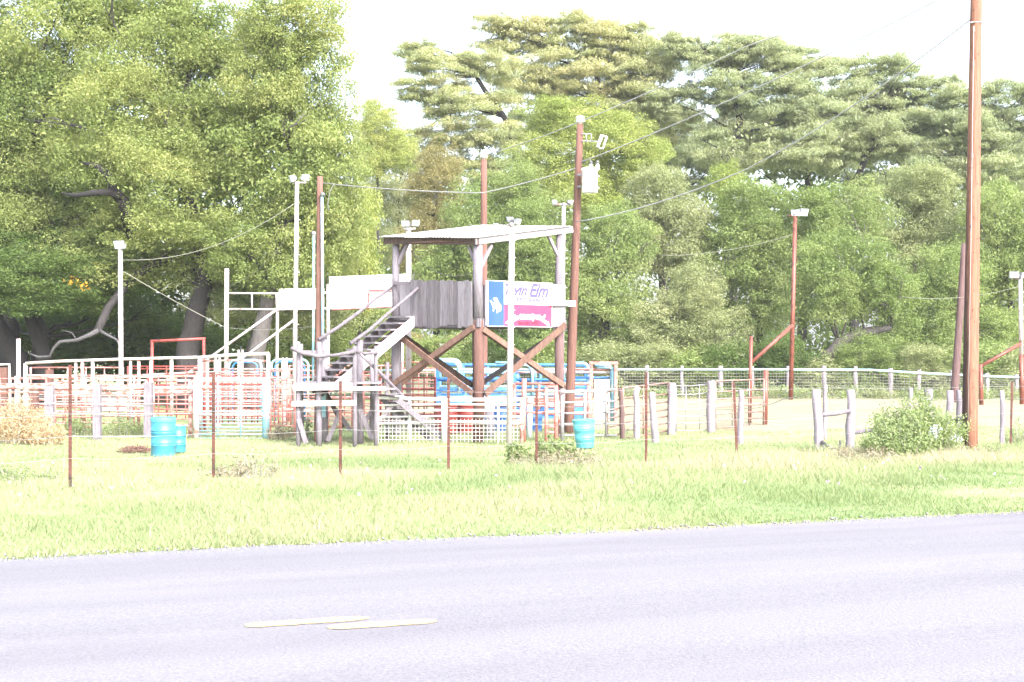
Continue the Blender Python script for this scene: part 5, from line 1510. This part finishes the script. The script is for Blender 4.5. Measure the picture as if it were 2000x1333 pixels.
bush = weed("big_bush", "big light green bush with pale flowers left of the tall pole", 1790, 25.2, 1.85, 1.15, LM["weed"], 301, 17000, .062, 90, "bush", tone0=.55)
weed("big_bush", "lower rounded green bush in front of the big one", 1755, 24.6, 1.3, .66, LM["weed"], 302, 8000, .058, 60, "bush", tone0=.45)
rs = np.random.RandomState(31)
v, f, tn = leaves(rs, np.array([P(1828, 838, 24.5), P(1822, 850, 24.5), P(1868, 856, 24.6), P(1790, 832, 24.8)]), np.array([[.12, .1, .08]] * 4), np.array([60, 50, 30, 15]), .035, .8, ctone=np.array([.5] * 4))
LM["petal"] = leaf_mat("pale_blue_petal", [(0.45, 0.50, 0.62), (0.62, 0.64, 0.70)], .3)
LM["lilac"] = leaf_mat("lilac_petal", [(0.42, 0.28, 0.52), (0.65, 0.55, 0.68)], .3)
leaf_object("flowers", v, f, tn, LM["petal"], np.array(wloc(bush)), bush)["kind"] = "stuff"
weed("green_weed", "leafy green weed left of the dark t-post at the gate", 1010, 23.2, .62, .45, LM["weed"], 303, 2600, .062, 20)
weed("green_weed", "tall leafy green weed right of the dark t-post", 1075, 23.4, .60, .58, LM["weed"], 304, 3000, .062, 22)
weed("green_weed", "leafy green weed touching the turquoise barrel", 1108, 24.6, .55, .46, LM["weed"], 305, 2400, .062, 20)
weed("straw_weed", "pinkish dry weeds in front of the turquoise barrel", 1090, 22.2, 1.7, .30, LM["straw"], 306, 2400, .05, 50)
weed("straw_weed", "scraggly grey-brown weed between the left t-posts", 498, 20.5, .75, .50, LM["straw"], 307, 520, .05, 26)
weed("straw_weed", "low brownish weeds at the second t-post foot", 440, 20.2, .9, .25, LM["straw"], 308, 900, .05, 30)
weed("dry_weed", "tall orange-tan dry weeds at the left edge", 40, 33.4, 1.5, 1.30, LM["drygrass"], 309, 9000, .085, 110, stem_mat="rope", aspect=.2)
weed("dry_weed", "shorter orange-tan dry weeds by the first timber post", 88, 33.0, 1.0, .75, LM["drygrass"], 310, 4500, .08, 60, aspect=.2)
weed("green_weed", "grey-green weed clump in the lower left", 18, 20.3, .75, .38, LM["weed"], 311, 900, .05, 24)
weed("green_weed", "small grey-green weed right of the lower left clump", 90, 20.8, .5, .22, LM["weed"], 312, 400, .045, 16)
weed("green_weed", "green weeds inside the pen between timber posts", 150, 37.0, 1.1, .62, LM["weed"], 313, 2200, .06, 34)
weed("green_weed", "green weeds inside the pen near the third timber post", 245, 37.0, 1.2, .66, LM["weed"], 314, 2200, .06, 34)
weed("straw_weed", "olive weeds right of the pale blue gate", 548, 35.2, .9, .5, LM["straw"], 315, 1300, .06, 26)
weed("green_weed", "tall green weed beside the pole guard board", 600, 35.4, .3, .75, LM["weed"], 316, 500, .06, 10)
weed("green_weed", "weeds at the foot of the left wooden brace post", 1585, 25.6, .6, .30, LM["weed"], 317, 700, .045, 20)
weed("green_weed", "weeds around the foot of the tall pole", 1925, 25.0, .8, .24, LM["weed"], 318, 700, .045, 22)
weed("straw_weed", "pale dry weeds in front of the wooden brace", 1690, 23.6, 1.4, .22, LM["straw"], 319, 1500, .045, 36)
weed("green_weed", "tall pale weed at the right frame edge", 1990, 29.0, .7, .7, LM["weed"], 320, 900, .05, 22)
for i, x in enumerate(range(1240, 2000, 62)):
    weed("fence_weed", ["low weeds under the net fence, near the stout post", "low weeds under the net fence, left of the rusty post", "low weeds by the net fence"][min(i // 4, 2)] + [" and panels", " below the shrubs", " behind the arena dirt", " where wires cross", " at the red lamp pole", " by the brace rail", " in the open", " beyond the posts", " past the bush", " behind the bush", " near the slanting pole", " behind the tall pole", " at the frame edge"][i],
         x + random.uniform(-12, 12), 61.5, 2.2, .75, LM["weed"] if i % 2 else LM["grey"], 400 + i, 900, .11, 22)

# heap of cut brush by the barrels
rs = np.random.RandomState(77)
mb = MB()
hb_ = G(265, 31.5)
for k in range(150):
    a = rs.uniform(0, 2 * math.pi); q = rs.uniform(0, 1) ** .5
    p = hb_ + Vector((math.cos(a) * .38 * q, math.sin(a) * .35 * q, .13 * (1 - q * q) * rs.uniform(.2, 1)))
    d = Vector((rs.normal(), rs.normal(), rs.normal() * .25)).normalized() * rs.uniform(.06, .16)
    mb.tube([p - d, p + d], .008, 4)
solo("brush_heap", mb, M["bracewood"], hb_, "small brown heap of cut brush beside the teal barrels", "heap")

# ------------------------------------------------------------------ grass
LM["grass"] = leaf_mat("grass_blade", [(0.15, 0.21, 0.09), (0.225, 0.28, 0.14), (0.30, 0.33, 0.19), (0.38, 0.35, 0.245), (0.43, 0.37, 0.295)], .35)


def grass(name, label, n, vlo, vhi, hgt, wid, seed, tone_fn, ufun):
    rs = np.random.RandomState(seed)
    v = vlo + (vhi - vlo) * rs.uniform(0, 1, n) ** 1.15
    px = rs.uniform(-40, 2040, n)
    # depth at which the column px meets the line v = const
    k = (px - 1000) / FPX
    Dp = v / (RC - RS * k)
    X = k * Dp; Y = Dp
    patch = np.sin(X * 1.7 + 1.3 * np.sin(Y * .9)) * .5 + np.sin(Y * 2.3 + X * .8) * .3 + np.sin(X * .5 - Y * .35 + 1) * .5
    keep = (rs.uniform(0, 1, n) < np.clip(.70 + .35 * patch, .15, 1)) & ((v > 11.42 + .12 * patch) | (rs.uniform(0, 1, n) < .25))
    X, Y, v, patch = X[keep], Y[keep], v[keep], patch[keep]
    n = len(X)
    Z = ground_z(X, Y)
    h = hgt(v, patch) * rs.lognormal(0, .42, n)
    a = rs.uniform(0, 2 * np.pi, n)
    lean = rs.normal(0, .6, (n, 2)) * h[:, None]
    w = wid * rs.uniform(.6, 1.3, n)
    dx, dy = np.cos(a) * w, np.sin(a) * w
    V = np.empty((n, 3, 3))
    V[:, 0] = np.stack([X - dx, Y - dy, Z - .01], 1)
    V[:, 1] = np.stack([X + dx, Y + dy, Z - .01], 1)
    V[:, 2] = np.stack([X + lean[:, 0], Y + lean[:, 1], Z + h], 1)
    tone = np.clip(tone_fn(v, X, Y, patch) + rs.normal(0, .13, n), .01, .99)
    o = leaf_object(name, V.reshape(-1, 3), np.arange(n * 3).reshape(n, 3), np.repeat(tone, 3), LM["grass"], np.array([0., 15., 0.]))
    o["kind"] = "stuff"; o["label"] = label; o["category"] = "grass"
    return o


def tone_verge(v, X, Y, patch):
    t = .33 + .17 * patch + .12 * np.sin(X * .9 + 2 * np.sin(Y * .55)) + .27 * np.exp(-((v - 20.6) / 2.2) ** 2) + .10 * np.sin(X * .37 + Y * .21)
    return t


grass("roadside_grass", "bright green roadside grass turning straw-coloured along the wire fence", 420000, 11.18, 26,
      lambda v, p: np.interp(v, [11.3, 12.2, 15, 19, 22, 26], [.018, .03, .042, .07, .07, .04]) * (1 + .5 * p), .0065, 41, tone_verge, None)
grass("mown_grass", "short pale grass between the wire fence and the pens", 150000, 24, 40,
      lambda v, p: np.interp(v, [24, 30, 40], [.05, .045, .05]) * (1 + .3 * p), .011, 42, lambda v, X, Y, p: .40 + .12 * p + .10 * np.sin(X * .3 + Y * .5) + .10 * np.clip((X - 2) / 6, 0, 1), None)

# wildflowers
rs = np.random.RandomState(55)
n = 50
px = rs.uniform(0, 2000, n); D = rs.uniform(15, 24, n)
c = np.array([list(G(x, d, rs.uniform(.06, .2))) for x, d in zip(px, D)])
v, f, tn = leaves(rs, c, np.full((n, 3), .015), np.full(n, 5), .035, .8, ctone=rs.uniform(.2, .9, n))
o = leaf_object("wildflowers", v, f, tn, LM["lilac"], np.array([0., 18., 0.])); o["kind"] = "stuff"; o["label"] = "scattered tiny lilac and white wildflowers in the verge"; o["category"] = "flowers"

# loose gravel along the road's edge
rs = np.random.RandomState(66)
n = 1500
u = rs.uniform(-7, 13, n); vv = V1 - .12 + np.abs(rs.normal(0, .13, n)) - .0010 * np.clip(np.abs(u - 3.5), 0, 12) ** 2
r = rs.uniform(.006, .018, n)
X = u * RC - vv * RS; Y = u * RS + vv * RC
oct_ = np.array([[1, 0, 0], [-1, 0, 0], [0, 1, 0], [0, -1, 0], [0, 0, 1], [0, 0, -1]], float)
of = np.array([[0, 2, 4], [2, 1, 4], [1, 3, 4], [3, 0, 4], [2, 0, 5], [1, 2, 5], [3, 1, 5], [0, 3, 5]])
jig = rs.uniform(.6, 1.3, (n, 6, 3))
V = oct_[None] * r[:, None, None] * jig + np.stack([X, Y, np.full(n, .006)], 1)[:, None, :]
F = (np.arange(n) * 6)[:, None, None] + of[None]
me = bpy.data.meshes.new("gravel"); np_mesh(me, V.reshape(-1, 3), F.reshape(-1, 3))
m, nt, b = new_mat("gravel_stone"); n1 = noise(nt, 30, 2, .5)
nt.links.new(ramp(nt, n1, [(.3, (.11, .105, .11)), (.7, (.25, .24, .24))]), b.inputs["Base Color"]); b.inputs["Roughness"].default_value = .9
me.materials.append(m)
o = bpy.data.objects.new("gravel", me); COL.objects.link(o); o["kind"] = "stuff"; o["label"] = "loose gravel crumbs along the asphalt edge"; o["category"] = "gravel"

# ------------------------------------------------------------------ thin pale air over the place
mb = MB(); mb.prism([(-720, -140, -2.2), (720, -140, -2.2), (720, 1620, -2.2), (-720, 1620, -2.2)], (0, 0, 34.0))
m = bpy.data.materials.new("pale_air"); m.use_nodes = True
nt = m.node_tree
nt.nodes.remove(nt.nodes["Principled BSDF"])
pv = nt.nodes.new("ShaderNodeVolumePrincipled")
pv.inputs["Color"].default_value = (0.93, 0.95, 1.0, 1)
pv.inputs["Density"].default_value = HAZE
pv.inputs["Anisotropy"].default_value = 0.0
nt.links.new(pv.outputs[0], nt.nodes["Material Output"].inputs["Volume"])
hz = bpy.data.objects.new("haze", mb.mesh("haze", m)); COL.objects.link(hz); hz["kind"] = "stuff"; hz["label"] = "thin pale haze in the air over the whole place"
